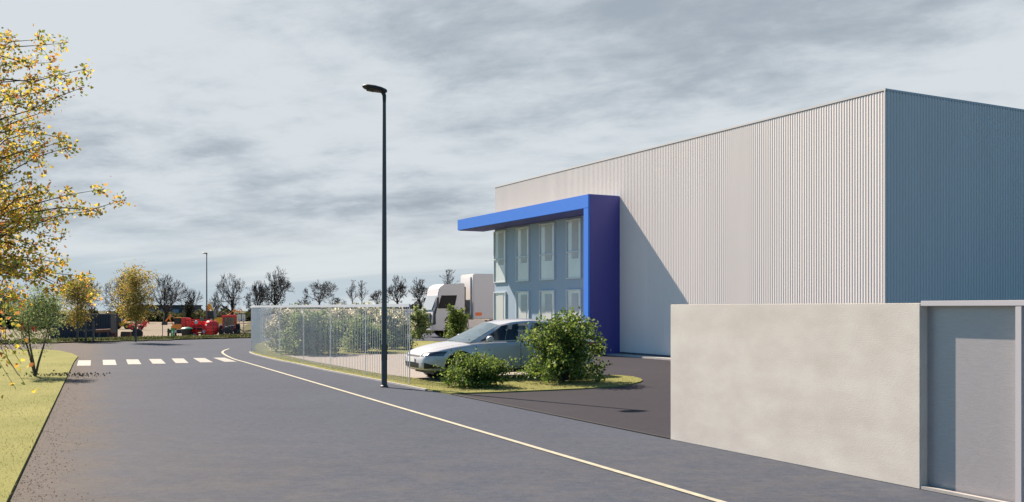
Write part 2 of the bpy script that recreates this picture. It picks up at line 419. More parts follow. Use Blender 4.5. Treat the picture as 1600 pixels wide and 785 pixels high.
bl = [(120, 572), (161, 571), (200, 569.8), (238.5, 568.9), (274.5, 567.9), (313, 566.8), (350.4, 565.8)]
tl = [(122.5, 563.6), (160.5, 562.8), (197, 562.2), (232.6, 561.5), (268, 560.7), (301.5, 560), (332.7, 559.4)]
for i, (b0, t0) in enumerate(zip(bl, tl)):
    p, q = G(*b0), G(*t0); w = Vector((1, .10, 0)) * .39
    mbc.add([v + Vector((0, 0, .006)) for v in (p, p + w, q + w, q)], [(0, 1, 2, 3)])
tag(mbc.build('crosswalk', M_white), kind='structure')

# short grass blades on the near lawns
def blades(name, poly, n, seed, hmin, hmax, ymax=40):
    rng = np.random.default_rng(seed); P = np.array([(p[0], p[1]) for p in poly])
    lo, hi_ = P.min(0), P.max(0); lo = np.maximum(lo, [-14, 4]); hi_ = np.minimum(hi_, [20, ymax])
    pts = []
    while len(pts) < n:
        q = rng.uniform(lo, hi_, (n, 2))
        q = q[rng.random(n) < np.clip((12 / q[:, 1]) ** 1.5, 0, 1)]
        ins = np.zeros(len(q), bool); j = len(P) - 1
        for i in range(len(P)):
            xi, yi = P[i]; xj, yj = P[j]
            c = ((yi > q[:, 1]) != (yj > q[:, 1])) & (q[:, 0] < (xj - xi) * (q[:, 1] - yi) / (yj - yi + 1e-12) + xi); ins ^= c; j = i
        pts += list(q[ins])
    q = np.array(pts[:n]); z = np.full((n, 1), .03); B = np.hstack([q, z])
    h = rng.uniform(hmin, hmax, (n, 1)); lean = np.hstack([rng.normal(0, .5, (n, 2)) * h, h]); an = rng.uniform(0, 6.28, n)
    s = np.stack([np.cos(an), np.sin(an), np.zeros(n)], 1) * .004
    V = np.stack([B - s, B + s, B + lean], 1).reshape(-1, 3)
    o = npmesh(name, V, np.arange(3 * n).reshape(-1, 3), mat('grass_blades', (.2, .2, .07), .9, leaf=[(.27, .25, .10), (.20, .21, .065), (.30, .27, .13), (.15, .18, .05)]))
    return tag(o, 'short pale green grass blades over the lawns', 'grass', kind='stuff')
blades('grass', lawn, 42000, 5, .015, .04)
blades('grass', front, 9000, 6, .015, .035)

def edge_grit():
    rng = np.random.default_rng(12); n = 1500; y = 8.0 + rng.random(n) ** 1.3 * 25; d = np.abs(rng.normal(size=n)) * .38 * (.5 + .5 * np.sin(y * 1.7) ** 2) + .01
    x = -4.42 - .433 * (y - 8.35) + d; s = rng.uniform(.003, .010, n)
    P0 = np.stack([x, y, np.full(n, .003)], 1); V = []; 
    for k in range(4):
        a = k * 1.5708 + rng.uniform(0, .8, n); V.append(P0 + np.stack([np.cos(a) * s, np.sin(a) * s, np.zeros(n)], 1))
    V.append(P0 + np.stack([rng.normal(size=n) * .003, rng.normal(size=n) * .003, s * .8], 1)); V = np.stack(V, 1).reshape(-1, 3)
    i = np.arange(n)[:, None] * 5; Fc = np.concatenate([i + np.array([[k, (k + 1) % 4, 4]]) for k in range(4)], 1).reshape(-1, 3)
    tag(npmesh('grit', V, Fc, mat('grit_stones', (.2, .17, .13), .9, leaf=[(.08, .065, .05), (.16, .13, .10), (.11, .09, .07), (.22, .19, .15)])), 'loose brown grit and stones along the lawn edge of the road', 'gravel', kind='stuff')
edge_grit()

# ------------------------------------------------------------------ industrial building
D = Vector((-.464, .886, 0)); NF = Vector((-.886, -.464, 0))      # along the facade (away), and its outward normal
C0 = Vector((9.44, 24.1, 0)); HB = 7.26; LEN = 22.0; WID = 16.0
bld = thing('industrial_building', 'large pale grey corrugated metal warehouse with bright blue portal frame over its windows', 'building', C0, math.atan2(D.y, D.x))
# local axes: x = along the facade (away from camera), y = left normal of x -> -(outward normal flipped)
# D rotated +90 = (-.886,-.464) = NF, so local +y is the outward side of the facade
def corr(x0, x1, pitch, dep, z0, z1, fn):
    mb = MB(); n = int(round((x1 - x0) / pitch)); p = (x1 - x0) / n; prof = []
    for i in range(n):
        a = x0 + i * p; prof += [(a, 0), (a + p * .42, 0), (a + p * .55, dep), (a + p * .87, dep)]
    prof.append((x1, 0)); vs = []
    for z in (z0, z1): vs += [fn(a, b, z) for a, b in prof]
    k = len(prof); mb.add(vs, [(i, i + 1, k + i + 1, k + i) for i in range(k - 1)]); return mb
corr(0.03, LEN, .090, .008, .12, HB - .05, lambda a, b, z: (a, b, z)).build('facade_wall', M_clad, bld)
MB().box((17.15, .034, 2.73), (9.66, .012, 5.1)).build('bay_shade_panel', mat('bay_shade_panel', (.32, .41, .51), .6), bld)  # the wall here is pale; the bay's shade is put into this panel's colour
corr(0.03, WID, .11, .030, .12, HB - .05, lambda a, b, z: (-b, -a, z)).build('side_wall', M_clad, bld)
mb = MB(); mb.box((LEN / 2, -WID / 2 , HB / 2 - .1), (LEN - .06, WID - .06, HB - .25)); mb.build('core_wall', M_clad, bld)
mb = MB(); mb.box((LEN / 2, -WID / 2, HB - .055), (LEN + .02, WID + .02, .03)); mb.build('roof', mat('roof_membrane', (.25, .25, .26), .8), bld)
mb = MB()
mb.box((LEN / 2, -.008, HB - .02), (LEN + .06, .052, .05)); mb.box((.008, -WID / 2 - .03, HB - .0205), (.052, WID, .049))
mb.box((-.012, .012, HB / 2 + .03), (.035, .035, HB - .13))
mb.build('edge_flashing', mat('flashing', (.55, .53, .51), .7), bld)
mb = MB(); mb.box((LEN / 2, .03, .06), (LEN, .05, .12)); mb.box((-.03, -WID / 2, .06), (.05, WID, .12)); mb.build('plinth', mat('plinth_grey', (.10, .10, .11), .8), bld)
mb = MB(); mb.box((LEN / 2 - 3.5, .35, .03), (LEN - 7, .5, .06)); mb.box((3.5, .35, .0301), (7, .5, .06)); mb.build('base_strip', M_kerb, bld)
# blue portal frame (local)
P = 1.33
t0, t1, hb = 11.9, 23.2, 5.78
fr = MB()
fr.box(((t0 + t1) / 2, P / 2 + .02, hb - .24), (t1 - t0, P, .48))
MB().box(((t0 + t1) / 2, P / 2 + .01, hb + .006), (t1 - t0 - .06, P - .10, .012)).build('bounce_cap', mat('bounce_cap_grey', (.30, .29, .28), .85), bld)  # unseen grey cap, added to keep blue bounce off the wall above
fr.box((t0 + .16, P / 2 + .02, (hb - .482) / 2), (.32, P, hb - .482))
fr.build('portal_frame', M_blue, bld, bevel=.008)
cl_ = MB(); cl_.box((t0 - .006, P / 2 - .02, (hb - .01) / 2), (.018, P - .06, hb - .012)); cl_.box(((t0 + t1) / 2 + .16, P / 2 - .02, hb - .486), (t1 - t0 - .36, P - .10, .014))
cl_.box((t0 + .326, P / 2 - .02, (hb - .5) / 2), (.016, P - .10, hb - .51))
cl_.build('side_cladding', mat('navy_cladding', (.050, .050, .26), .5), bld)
# glazed entrance: windows in the shaded bay
def t_of(px):
    r = (px - 800) / F; return (9.44 - 24.1 * r) / (.464 + .886 * r)
for k, (xa, xb, rows) in enumerate([(774.5, 791.5, 1), (809.5, 828, 1), (846, 868, 1), (888, 909.5, 1)]):
    a, b = t_of(xb + 1), t_of(xa - .5); w = b - a; c = (a + b) / 2
    for (z0, z1, trs) in ((2.86, 5.20, 3.92), (.95, 2.44, None)):
        fm = MB(); th = .045
        fm.box((c, .055, z1 - th / 2), (w, .09, th)); fm.box((c, .055, z0 + th / 2), (w, .09, th))
        for sx in (-1, 1): fm.box((c + sx * (w / 2 - th / 2), .055, (z0 + z1) / 2), (th, .088, z1 - z0 - 2 * th))
        if trs: fm.box((c, .057, trs), (w - 2 * th, .08, .06))
        wf = fm.build('window', M_alu, bld)
        MB().box((c, .045, (z0 + z1) / 2), (w - 2 * th, .02, z1 - z0 - 2 * th)).build('pane', M_glass, wf)
        bm_ = MB(); bm_.box((c - w * .06, .062, (z0 + z1) / 2 + (.35 if trs else 0)), (w * .42, .012, (z1 - z0) * (.62 if trs else .8))); bm_.build('blind', M_blind, wf)

# ------------------------------------------------------------------ concrete wall and gate
Bp = Vector((3.83, 8.94, 0)); rzw = math.atan2(D.y, D.x)
wall = MB(); wl = (Vector((2.06, 12.34, 0)) - Bp).length
wall.box((wl / 2, -.064, .875), (wl, .128, 1.75))
w_ = wall.build('concrete_wall', M_concrete, None, bevel=.006); w_.location = Bp; w_.rotation_euler = (0, 0, rzw)
tag(w_, 'low smooth pale concrete wall at the edge of the driveway', 'wall')
gt = thing('metal_gate', 'brushed grey metal gate panels in a pale frame beside the concrete wall', 'gate', Bp, rzw)
fm = MB(); GL = 2.9
fm.box((-GL / 2 - .004, -.064, 1.745), (GL, .124, .05)); 
for xx in (-.985, -1.98, -2.87): fm.box((xx, -.064, .88), (.06, .12, 1.68))
fm.build('gate_frame', M_gframe, gt, bevel=.004)
for xa, xb in ((-.956, -.004), (-1.95, -1.016), (-2.84, -2.01)):
    MB().box(((xa + xb) / 2, -.118, .86), (xb - xa, .03, 1.66 + .06)).build('sheet_panel', M_gate, gt)
mb = MB(); mb.box((-GL / 2, -.03, .017), (GL, .05, .03)); mb.build('ground_track', M_kerb, gt)

# ------------------------------------------------------------------ street lamps
def lamp(loc, h, label, s=1.0, aim=math.pi):
    t = thing('street_lamp', label, 'street lamp', loc, aim, 'street lamps')
    MB().lathe([(.085, 0), (.085, .03), (.062, .05)], n=16).build('base_plate', M_pole, t)
    MB().tube([(0, 0, .04), (0, 0, h * .5), (0, 0, h - .28)], [.062, .050, .036], 16).build('pole', M_pole, t, 40)
    hd = MB()
    MB().box((.0, 0, .75), (.128, .085, .35)).build('service_door', M_pole, t)
    hd.tube([(0, 0, h - .30), (0, 0, h - .14), (.03, 0, h - .06)], [.036, .042, .05], 12)
    hd.build('spigot', M_black, t, 40)
    prof = [(-.06, .02, .02), (-.03, .06, .035), (.06, .12, .05), (.2, .155, .055), (.35, .145, .048), (.43, .10, .034), (.465, .045, .016), (.472, .006, .004)]
    vs = []; n = 20
    for x, w, th in prof:
        for k in range(n):
            a = 2 * math.pi * k / n; z = math.sin(a); vs.append((x, math.cos(a) * w * 1.1, h - .03 + x * .16 + (z * th * 1.25)))
    fs = [(i * n + k, i * n + (k + 1) % n, (i + 1) * n + (k + 1) % n, (i + 1) * n + k) for i in range(len(prof) - 1) for k in range(n)] + [tuple(range(n)), tuple((len(prof) - 1) * n + k for k in range(n))]
    o = MB().add(vs, fs).build('lamp_head', M_black, t, 60)
    MB().box((.30, 0, h - .03 + .048 - .062), (.16, .14, .014), ry=-.16).build('lens', mat('lamp_lens', (.10, .09, .06), .7, spec=.1), t)
    return t
lamp(G(600.5, 605.3), 6.42, 'tall dark grey street lamp standing at the roadside in front of the curved fence', aim=R(190))
lp2 = put(323, 100); lamp(lp2, 9.0, 'distant slim street lamp among the red machines in the works yard', aim=R(150)).scale = (1.3, 1.3, 1.0)

# ------------------------------------------------------------------ fence
FP = smooth_path([G(*p) for p in [(640, 601.6), (600, 594), (551, 584.5), (505, 575.5), (469, 568), (440, 562.6), (416, 557.2), (400, 552.8), (394, 549.8), (392.5, 546.5), (394, 543), (400, 539.5), (410, 536.5), (424, 534)]], .05)
def arc(pts):
    s = [0]
    for i in range(len(pts) - 1): s.append(s[-1] + (pts[i + 1] - pts[i]).length)
    return s
def fence(pts, name, label, h, pitch, bw, bt, post, m, rails, z0=.04, bay=2.0):
    s = arc(pts); tot = s[-1]
    def at(q):
        q = min(max(q, 0), tot - 1e-4); i = next(k for k in range(len(s) - 1) if s[k + 1] > q)
        f_ = (q - s[i]) / (s[i + 1] - s[i]); t = (pts[i + 1] - pts[i]).normalized(); return lerp(pts[i], pts[i + 1], f_), math.atan2(t.y, t.x)
    ft = thing(name, label, 'fence', pts[0]); o0 = pts[0]
    nb = int(math.ceil(tot / bay)); b = tot / nb
    for i in range(nb + 1):
        p, a = at(i * b); MB().box(p - o0 + Vector((0, 0, h / 2)), (post, post, h), a).build('post', m, ft)
        if i == nb: break
        pm = MB(); k = int(b / pitch)
        for j in range(1, k):
            p, a = at(i * b + j * b / k)
            pm.box(p - o0 + Vector((0, 0, (h + z0) / 2 - .02)), (bt, bw, h - z0 - .04), a)
        pm.build('slat_panel', m, ft)
        for rz_, rh in rails:
            rm = MB()
            for q in range(4):
                p, a = at(i * b + q * b / 4); p2, _ = at(i * b + (q + 1) * b / 4); dd = p2 - p
                rm.box((p + p2) / 2 - o0 + Vector((0, 0, rz_)), (dd.length, .03, rh), math.atan2(dd.y, dd.x))
            rm.build('rail', m, ft)
    return ft
fence(FP, 'curved_fence', 'curved see-through fence of thin upright metal slats along the road', 1.80, .125, .011, .006, .020, M_fence, ((1.765, .07),), bay=3.0)
RP = smooth_path([G(555, 514.5), G(600, 514), G(645, 513.2), G(700, 512)], .5)
for p in RP: p.z = zt(p.x, p.y)
fence(RP, 'picket_fence', 'white slatted fence far behind the bushes and beyond the back road', 1.65, .30, .06, .11, .14, mat('white_fence', (.62, .60, .58), .6), ((1.45, .12), (.35, .1)), bay=3.0)

# ------------------------------------------------------------------ trees and shrubs
L_autumn = mat('autumn_leaves', (.4, .3, .05), .7, leaf=[(.22, .27, .05), (.46, .40, .06), (.82, .58, .07), (.74, .48, .06), (.64, .33, .06), (.50, .20, .07), (.20, .25, .05), (.60, .48, .07), (.33, .33, .06), (0.2, .2, .05)])
L_autumn2 = mat('gold_green_leaves', (.4, .3, .05), .8, leaf=[(.22, .22, .06), (.36, .31, .07), (.48, .35, .07), (.44, .25, .07), (.26, .25, .07), (.2, .2, .06)])
L_green = mat('green_leaves', (.1, .15, .04), .6, leaf=[(.055, .10, .02), (.11, .17, .03), (.17, .24, .045), (.27, .33, .08), (.08, .14, .025), (.2, .2, .05)])
L_sage = mat('soft_green_leaves', (.1, .15, .06), .7, leaf=[(.12, .17, .06), (.20, .27, .10), (.30, .37, .15), (.16, .22, .08), (.38, .42, .20), (.2, .2, .1)])
L_cream = mat('cream_variegated_leaves', (.3, .3, .2), .7, leaf=[(.16, .19, .09), (.30, .31, .18), (.75, .68, .52), (.85, .78, .62), (.20, .24, .12), (.60, .55, .38)])
L_dark = mat('dark_evergreen_leaves', (.02, .03, .01), .8, leaf=[(.012, .018, .008), (.03, .038, .015), (.045, .04, .02), (.022, .028, .012)])
L_hedge = mat('hedge_leaves', (.05, .06, .03), .8, leaf=[(.035, .045, .018), (.065, .075, .028), (.085, .075, .035), (.05, .06, .02)])

def bush(name, label, cat, loc, rx, rz, n, lsize, m, seed, stems=9, group=None, squash=1.0, low=0.0, upb=.5, fill=1.3):
    """arching stems from one foot, shoots off them and leaves along the shoots"""
    rng = np.random.default_rng(seed); t = thing(name, label, cat, loc, 0, group)
    segs = []; P = []
    per = max(8, int(n * 2.2) // (stems * 9))
    for i in range(stems):
        an = 6.283 * (i + rng.uniform(-.4, .4)) / stems; out = rng.uniform(.35, 1.0); top = rz * rng.uniform(.72, 1.0) * math.sqrt(max(.12, 1 - (out * .82) ** 2)) + low
        tip = np.array([math.cos(an) * rx * out, math.sin(an) * rx * out * squash, top]); mid = tip * np.array([.35, .35, .62])
        pts = [np.array([0, 0, 0.])] + [((1 - s) ** 2 * 0 + 2 * s * (1 - s) * mid + s * s * tip) for s in (.25, .5, .75, 1.)]
        rr = [.022, .017, .012, .008, .004]
        for k in range(4): segs.append((pts[k], pts[k + 1], rr[k] * rx, rr[k + 1] * rx))
        for q in range(9):
            s = rng.uniform(.18, 1.0); b = 2 * s * (1 - s) * mid + s * s * tip
            d = rng.normal(size=3) * np.array([1, squash, .55]) + np.array([0, 0, .25]) + tip / np.linalg.norm(tip) * .5; d /= np.linalg.norm(d)
            ln_ = rx * rng.uniform(.25, .48); e = b + d * ln_ - np.array([0, 0, ln_ * .12]); e[2] = max(e[2], .04)
            segs.append((b, e, .006 * rx, .002))
            u_ = rng.uniform(.1, 1.08, per)[:, None]
            P.append(b + (e - b) * u_ + rng.normal(size=(per, 3)) * rx * .065)
    # leafy clumps filling the dome right down to the ground
    nc = int(26 + n / 90); c = rng.normal(size=(nc, 3)); c /= np.linalg.norm(c, axis=1, keepdims=True); c[:, 2] = np.abs(c[:, 2]) * .95 + .04
    c = c * rng.uniform(.45, .96, (nc, 1)) * np.array([rx, rx * squash, rz]); kq = int(n * fill / nc)
    for q in c: P.append(q + rng.normal(size=(kq, 3)) * rx * rng.uniform(.08, .16) * np.array([1, 1, .8])); segs.append((np.array([0, 0, .05]), q, .008 * rx, .002))
    P = np.concatenate(P); P = P[P[:, 2] > .03]
    leaf_mesh('foliage', P, lsize, m, t, rng, bias=(0, 0, upb)); seg_mesh('stem', segs, M_bark2, t, 5)
    return t
bush('tall_shrub', 'tall bright green leafy shrub at the rear of the white car', 'shrub', G(880, 597, .03) , .98, 1.66, 3100, .075, L_green, 11, 13)
bush('low_shrub', 'low rounded green shrub in front of the front wheel of the white car', 'shrub', G(746, 604, .03), .76, .66, 2700, .058, L_green, 22, 16)
bush('small_shrub', 'upright yellow-green shrub on the far lawn just left of the lorry cab', 'shrub', G(656, 532, .03), .60, 1.85, 1500, .10, L_sage, 31, 11)
bush('small_shrub', 'mid green shrub growing in front of the lorry cab door', 'shrub', G(713, 530.5, .03), .76, 1.85, 1700, .10, L_green, 32, 11)
bush('large_shrub', 'largest dark blue-green shrub behind the fence slats', 'shrub', G(484, 553, .03), 1.12, 1.82, 4200, .085, L_sage, 41, 16)
bush('large_shrub', 'cream-leaved shrub at the left end behind the fence', 'shrub', G(447, 549, .03), .85, 1.72, 2600, .085, L_cream, 42, 14)
bush('dome_shrub', 'low dome-shaped green shrub behind the fence, in front of the cream bushes', 'shrub', G(571, 550, .03), 1.02, 1.22, 3000, .075, L_sage, 43, 16)
bush('large_shrub', 'pale cream-leaved bush directly behind the dark blue-green shrub', 'shrub', G(524, 541, .03), 1.15, 1.78, 2600, .10, L_cream, 44, 16)
bush('large_shrub', 'pale cream-leaved bush rising above the low dome-shaped shrub', 'shrub', G(577, 539, .03), 1.20, 1.78, 2600, .10, L_cream, 45, 16)
bush('large_shrub', 'cream-leaved bush seen on both sides of the tall lamp pole', 'shrub', G(613, 545, .03), .95, 1.70, 2600, .09, L_cream, 46, 14)

# multi-stemmed young tree on the left lawn
def stemmed_tree():
    rng = np.random.default_rng(77); rnd = random.Random(77); loc = G(55, 588.5, .03)
    t = thing('young_tree', 'young green tree with three thin stems on the left lawn, red flowers in its crown', 'tree', loc)
    segs = []; tips = []
    s = 1 / F * loc.y
    for dx, dy, h in ((-.28, .05, 1.0), (-.08, -.12, 1.35), (.20, .1, 1.15)):
        a = Vector((0, 0, 0)); pts = [a, Vector((dx * .35, dy * .3, .35)), Vector((dx * .8, dy, .75)), Vector((dx * 1.2, dy * 1.4, h))]
        for i in range(3): segs.append((pts[i], pts[i + 1], .032 - .006 * i, .026 - .006 * i))
        for k in range(5): grow(rnd, pts[3] - Vector((0, 0, .09 * k)), Vector((dx * 1.1 + rnd.gauss(0, .7), rnd.gauss(0, .7), .85)).normalized(), .36, .012, 1, 4, segs, tips, .6, .2, (2, 3), .74)
    seg_mesh('stem', [x[:4] for x in segs], M_bark2, t, 6)
    P = []
    for x in segs:
        if len(x) > 4 and x[4] >= 2:
            a, b = np.array(x[0]), np.array(x[1]); k = 3; P.append(a + (b - a) * rng.uniform(0, 1, (k, 1)) + rng.normal(size=(k, 3)) * .05)
    P = np.concatenate(P); 
    c = np.array([.02, 0, 1.42]); e = (P - c) / np.array([.74, .74, 1.02]); P = P[(e ** 2).sum(1) < 1.15]
    extra = rng.normal(size=(1900, 3)); extra = extra / np.linalg.norm(extra, axis=1, keepdims=True) * rng.uniform(.15, 1, (1900, 1)) ** .6 * np.array([.62, .62, .80]) + np.array([.02, 0, 1.30])
    extra += np.sin(extra * 9) * .05
    P = np.concatenate([P, extra])
    leaf_mesh('crown', P, .055, L_sage, t, rng, .22, (0, 0, .4))
    for x, z in ((.03, 1.20), (.30, 1.18)):
        f_ = rng.normal(size=(26, 3)) * .035 + np.array([x, -.66, z]); leaf_mesh('flower', f_, .05, mat('red_petals', (.55, .03, .03), .6), t, rng, .4)
    st = rng.normal(size=(260, 3)) * np.array([.45, .3, .012]) + np.array([.55, .35, .02]); st[:, 2] = np.abs(st[:, 2])
    leaf_mesh('fallen_leaves', st, .05, mat('dead_leaf', (.14, .12, .07), .9), None, rng, .4)
    o = bpy.data.objects['fallen_leaves']; o.location = loc; tag(o, 'dark leaf litter around the foot of the young tree', 'leaf litter', kind='stuff')
stemmed_tree()

# big autumn birch at the left edge, trunk just out of the picture
def birch():
    rng = np.random.default_rng(5); rnd = random.Random(5)
    base = Vector((-7.6, 10.6, .03)); KS = .7; t = thing('autumn_tree', 'large birch with yellow and orange autumn leaves reaching in at the left edge', 'tree', Vector((-5.32, 7.42, .53)), scale=KS)
    def T(px, py, dy=0.0):
        y = base.y + dy; return Vector(((px - 800) / F * y, y, EYE + (HZ - py) / F * y)) - base
    segs = []; P = []
    tr = [Vector((0, 0, -.75)), Vector((.1, 0, 1.2)), Vector((.05, .05, 2.4)), Vector((.2, 0, 3.6)), Vector((.15, 0, 4.8)), Vector((.3, 0, 5.9))]
    for i in range(5): segs.append((tr[i], tr[i + 1], .11 - .018 * i, .092 - .018 * i))
    tg = [(132, 108, .2), (128, 137, .0), (95, 68, .4), (60, 62, -.3), (78, 98, .6), (100, 128, -.5), (95, 215, .5), (80, 172, .1), (100, 232, -.3), (92, 222, .3), (60, 252, .2),
          (152, 297, .1), (188, 314, .0), (140, 330, -.3), (118, 322, .3), (60, 196, .4), (84, 345, .5), (75, 385, -.5), (95, 372, .1), (100, 412, .3), (104, 438, -.2), (128, 432, .2), (140, 465, .5),
          (65, 420, .7), (70, 452, -.3), (30, 470, .2), (45, 300, .8), (50, 345, -.7), (20, 100, 1), (15, 150, -1), (30, 240, .9), (40, 280, -.9), (20, 370, 1.1), (25, 420, -.8), (10, 60, .3),
          (55, 130, .8), (35, 200, -.6), (40, 330, .2), (62, 300, -.4), (88, 310, .6), (10, 330, .4), (15, 455, .7), (50, 390, .3), (5, 280, 0), (5, 200, .7), (0, 420, 0), (40, 150, 0), (70, 225, -.2), (35, 95, .1),
          (60, 160, -.4), (85, 118, .3), (20, 185, .2), (50, 225, .1), (65, 330, .5), (30, 345, -.2), (85, 405, .4), (55, 440, -.5), (95, 445, .1), (20, 400, .4), (10, 480, -.2), (75, 300, .1), (25, 310, .3)]
    tg += [(rnd.uniform(-420, -10), rnd.uniform(-60, 470), rnd.gauss(0, 1.0)) for _ in range(34)]
    for px, py, dy in tg:
        e = T(px, py, dy); z0 = min(5.4, max(1.3, e.z - .25 - rnd.uniform(.1, .9) - .12 * abs(e.x)))
        if py > 360: z0 = min(5.0, e.z + rnd.uniform(.0, .5))
        b = Vector((.1, 0, z0)); mid = lerp(b, e, .5) + Vector((0, 0, .22 + .1 * rnd.random()))
        n = 9; pts = [((1 - s) ** 2) * b + 2 * s * (1 - s) * mid + s * s * e + Vector((rnd.gauss(0, .04), rnd.gauss(0, .04), rnd.gauss(0, .055))) * min(1, (5 * s * (1 - s))) for s in [i / n for i in range(n + 1)]]
        for i in range(n): segs.append((pts[i], pts[i + 1], .017 * (1 - i / n) ** .9 + .003, .017 * (1 - (i + 1) / n) ** .9 + .002))
        for i in range(3, n + 1):
            dens = 1.0 if i > 5 else .8
            for q in range(3):
                d = Vector((rnd.gauss(.3, .8), rnd.gauss(0, .8), rnd.gauss(.05, .6))).normalized(); l_ = rnd.uniform(.08, .36) * (1.15 - .8 * i / n); p = pts[i]; e2 = p + d * l_
                segs.append((p, e2, .004, .002)); k = int(rnd.uniform(10, 19) * dens)
                P.append(np.array(p) + (np.array(e2) - np.array(p)) * rng.uniform(.1, 1.1, (k, 1)) + rng.normal(size=(k, 3)) * .045)
    # low hanging sprays close to the lens side of the crown
    for px, py, dy in [(40, 552, -3.4), (30, 548, -3.6), (26, 566, -3.5), (32, 598, -3.6), (18, 606, -3.7), (22, 585, -3.3), (12, 570, -3.2), (-20, 560, -3.0), (8, 548, -3.4)]:
        e = T(px, py, dy); b = T(-45, py - 70, dy + .3)
        n = 7; pts = [lerp(b, e, i / n) + Vector((.05 * math.sin(i * 1.9), 0, .26 * math.sin(3.14 * i / n) + .03 * math.sin(i * 2.3))) for i in range(n + 1)]
        for i in range(n): segs.append((pts[i], pts[i + 1], .0030 - .0002 * i, .0028 - .0002 * i))
        for i in range(2, n + 1):
            k = 3; P.append(np.array(pts[i]) + rng.normal(size=(k, 3)) * .05)
        segs.append((Vector((.1, 0, 3.2)), b, .02, .006))
    seg_mesh('branches', segs[5:], M_bark2, t, 5); seg_mesh('trunk', segs[:5], M_bark2, t, 10)
    leaf_mesh('crown', np.concatenate(P), .042, L_autumn, t, rng, .40)
birch()

# small autumn trees on the verge
def small_autumn(px, base_py, ytop, xh, ybot, seed, label, m, n):
    rng = np.random.default_rng(seed); rnd = random.Random(seed); loc = G(px, base_py, .05); s = loc.y / F
    t = thing('autumn_sapling', label, 'tree', loc); segs = []; tips = []
    zt_ = EYE + (HZ - ytop) * s - .05; zb = EYE + (HZ - ybot) * s - .05; r = xh * s
    segs.append((Vector((0, 0, 0)), Vector((.02, 0, zb)), .055, .045, 0)); segs.append((Vector((.02, 0, zb)), Vector((0, 0, zt_ * .92)), .045, .012, 0))
    P = []
    for i in range(46):
        z = zb + (zt_ - zb) * rng.uniform(0, .95); k = (z - zb) / (zt_ - zb); w = r * 1.05 * math.sqrt(max(.03, 1 - ((k - .38) / .64) ** 2)); an = rng.uniform(0, 6.28)
        a = np.array([0, 0, z * .94]); e = a + np.array([math.cos(an) * w, math.sin(an) * w, w * .45]) * rng.uniform(.6, 1.05)
        segs.append((a, e, .014, .004, 1)); q = rng.uniform(.15, 1.1, (n // 46, 1)); P.append(a + (e - a) * q + rng.normal(size=(n // 46, 3)) * r * .17)
    seg_mesh('crown_branches', [x[:4] for x in segs[1:]], M_bark2, t); seg_mesh('trunk', [segs[0][:4]], M_pole, t, 8)
    leaf_mesh('crown', np.concatenate(P), .075, m, t, rng, .4); return t
small_autumn(212, 534.5, 418, 33, 500, 61, 'round golden autumn tree on the verge in front of the big tyre', L_autumn2, 8500)
small_autumn(121, 532.5, 436, 30, 508, 62, 'smaller golden-orange tree behind the wooden stake frame', L_autumn2, 6000)

# wooden stakes round the sapling
ws = thing('tree_stakes', 'weathered wooden frame of upright stakes and a crossbar on the verge', 'tree stakes', G(134, 533.5, .05))
s_ = ws.location.y / F
for dx, h in ((-13, .98), (0, 1.02), (12, 1.02)): MB().box((dx * s_, 0, h / 2 * 1.0), (.075, .075, h)).build('stake', M_wood, ws)
MB().box((0, -.05, .55), (26 * s_, .03, .07)).build('crossbar', M_wood, ws)

# bare trees along the far edge of the yard
def bare_tree(px, ytop, xh, Yd, seed, label, style='oak', ivy=0, maxlev=5):
    rnd = random.Random(seed); loc = put(px, Yd); s = Yd / F; H = EYE + (HZ - ytop) * s - loc.z
    t = thing('bare_tree', label, 'tree', loc, 0, 'bare winter trees'); segs = []; tips = []
    if style == 'oak':
        segs.append((Vector((0, 0, -.3)), Vector((rnd.gauss(0, .02), 0, .20)), .055, .034, 0)); p = segs[-1][1]
        for i in range(4):
            an = 6.28 * i / 4 + rnd.random(); grow(rnd, p, Vector((math.cos(an) * .72, math.sin(an) * .72, rnd.uniform(.4, 1.0))).normalized(), .20, .022, 1, maxlev, segs, tips, .55, .05, (2, 3), .82)
        grow(rnd, p, Vector((0, 0, 1)), .22, .025, 1, maxlev, segs, tips, .55, .05, (2, 3), .82)
    else:
        pts = [Vector((0, 0, -.3)), Vector((.01, 0, .3)), Vector((-.01, 0, .6)), Vector((.0, 0, .98))]
        for i in range(3): segs.append((pts[i], pts[i + 1], .022 - .006 * i, .016 - .006 * i, 0))
        for k in range(22):
            z = rnd.uniform(.22, .92); an = rnd.random() * 6.28
            grow(rnd, Vector((0, 0, z)), Vector((math.cos(an) * .5, math.sin(an) * .5, 1)).normalized(), .16 * (1.1 - z * .6), .006, 3, 5, segs, tips, .4, .3, (2, 2), .75)
    mx = max(b.z for _, b, *_ in segs); xs = sorted(abs(b.x) for _, b, *_ in segs); wx = xs[int(len(xs) * .985)]
    kz = H / mx; kx = xh * s / wx; S = []
    for a, b, r0, r1, lv in segs:
        S.append(((a.x * kx, a.y * kx, max(a.z, -.3 / kz) * kz), (b.x * kx, b.y * kx, b.z * kz), max(r0 * H * .9, .030), max(r1 * H * .9, .024)))
    big = [q for q, sg in zip(S, segs) if sg[4] == 0]; rest = [q for q, sg in zip(S, segs) if sg[4] > 0]
    seg_mesh('trunk', big, M_bark, t, 7); seg_mesh('crown', rest, M_bark, t, 3)
    if ivy:
        rng = np.random.default_rng(seed); P = rng.normal(size=(ivy, 3)) * np.array([H * .06, H * .06, H * .16]) + np.array([0, 0, H * .30]); leaf_mesh('ivy', P, .45, L_dark, t, rng)
    return t
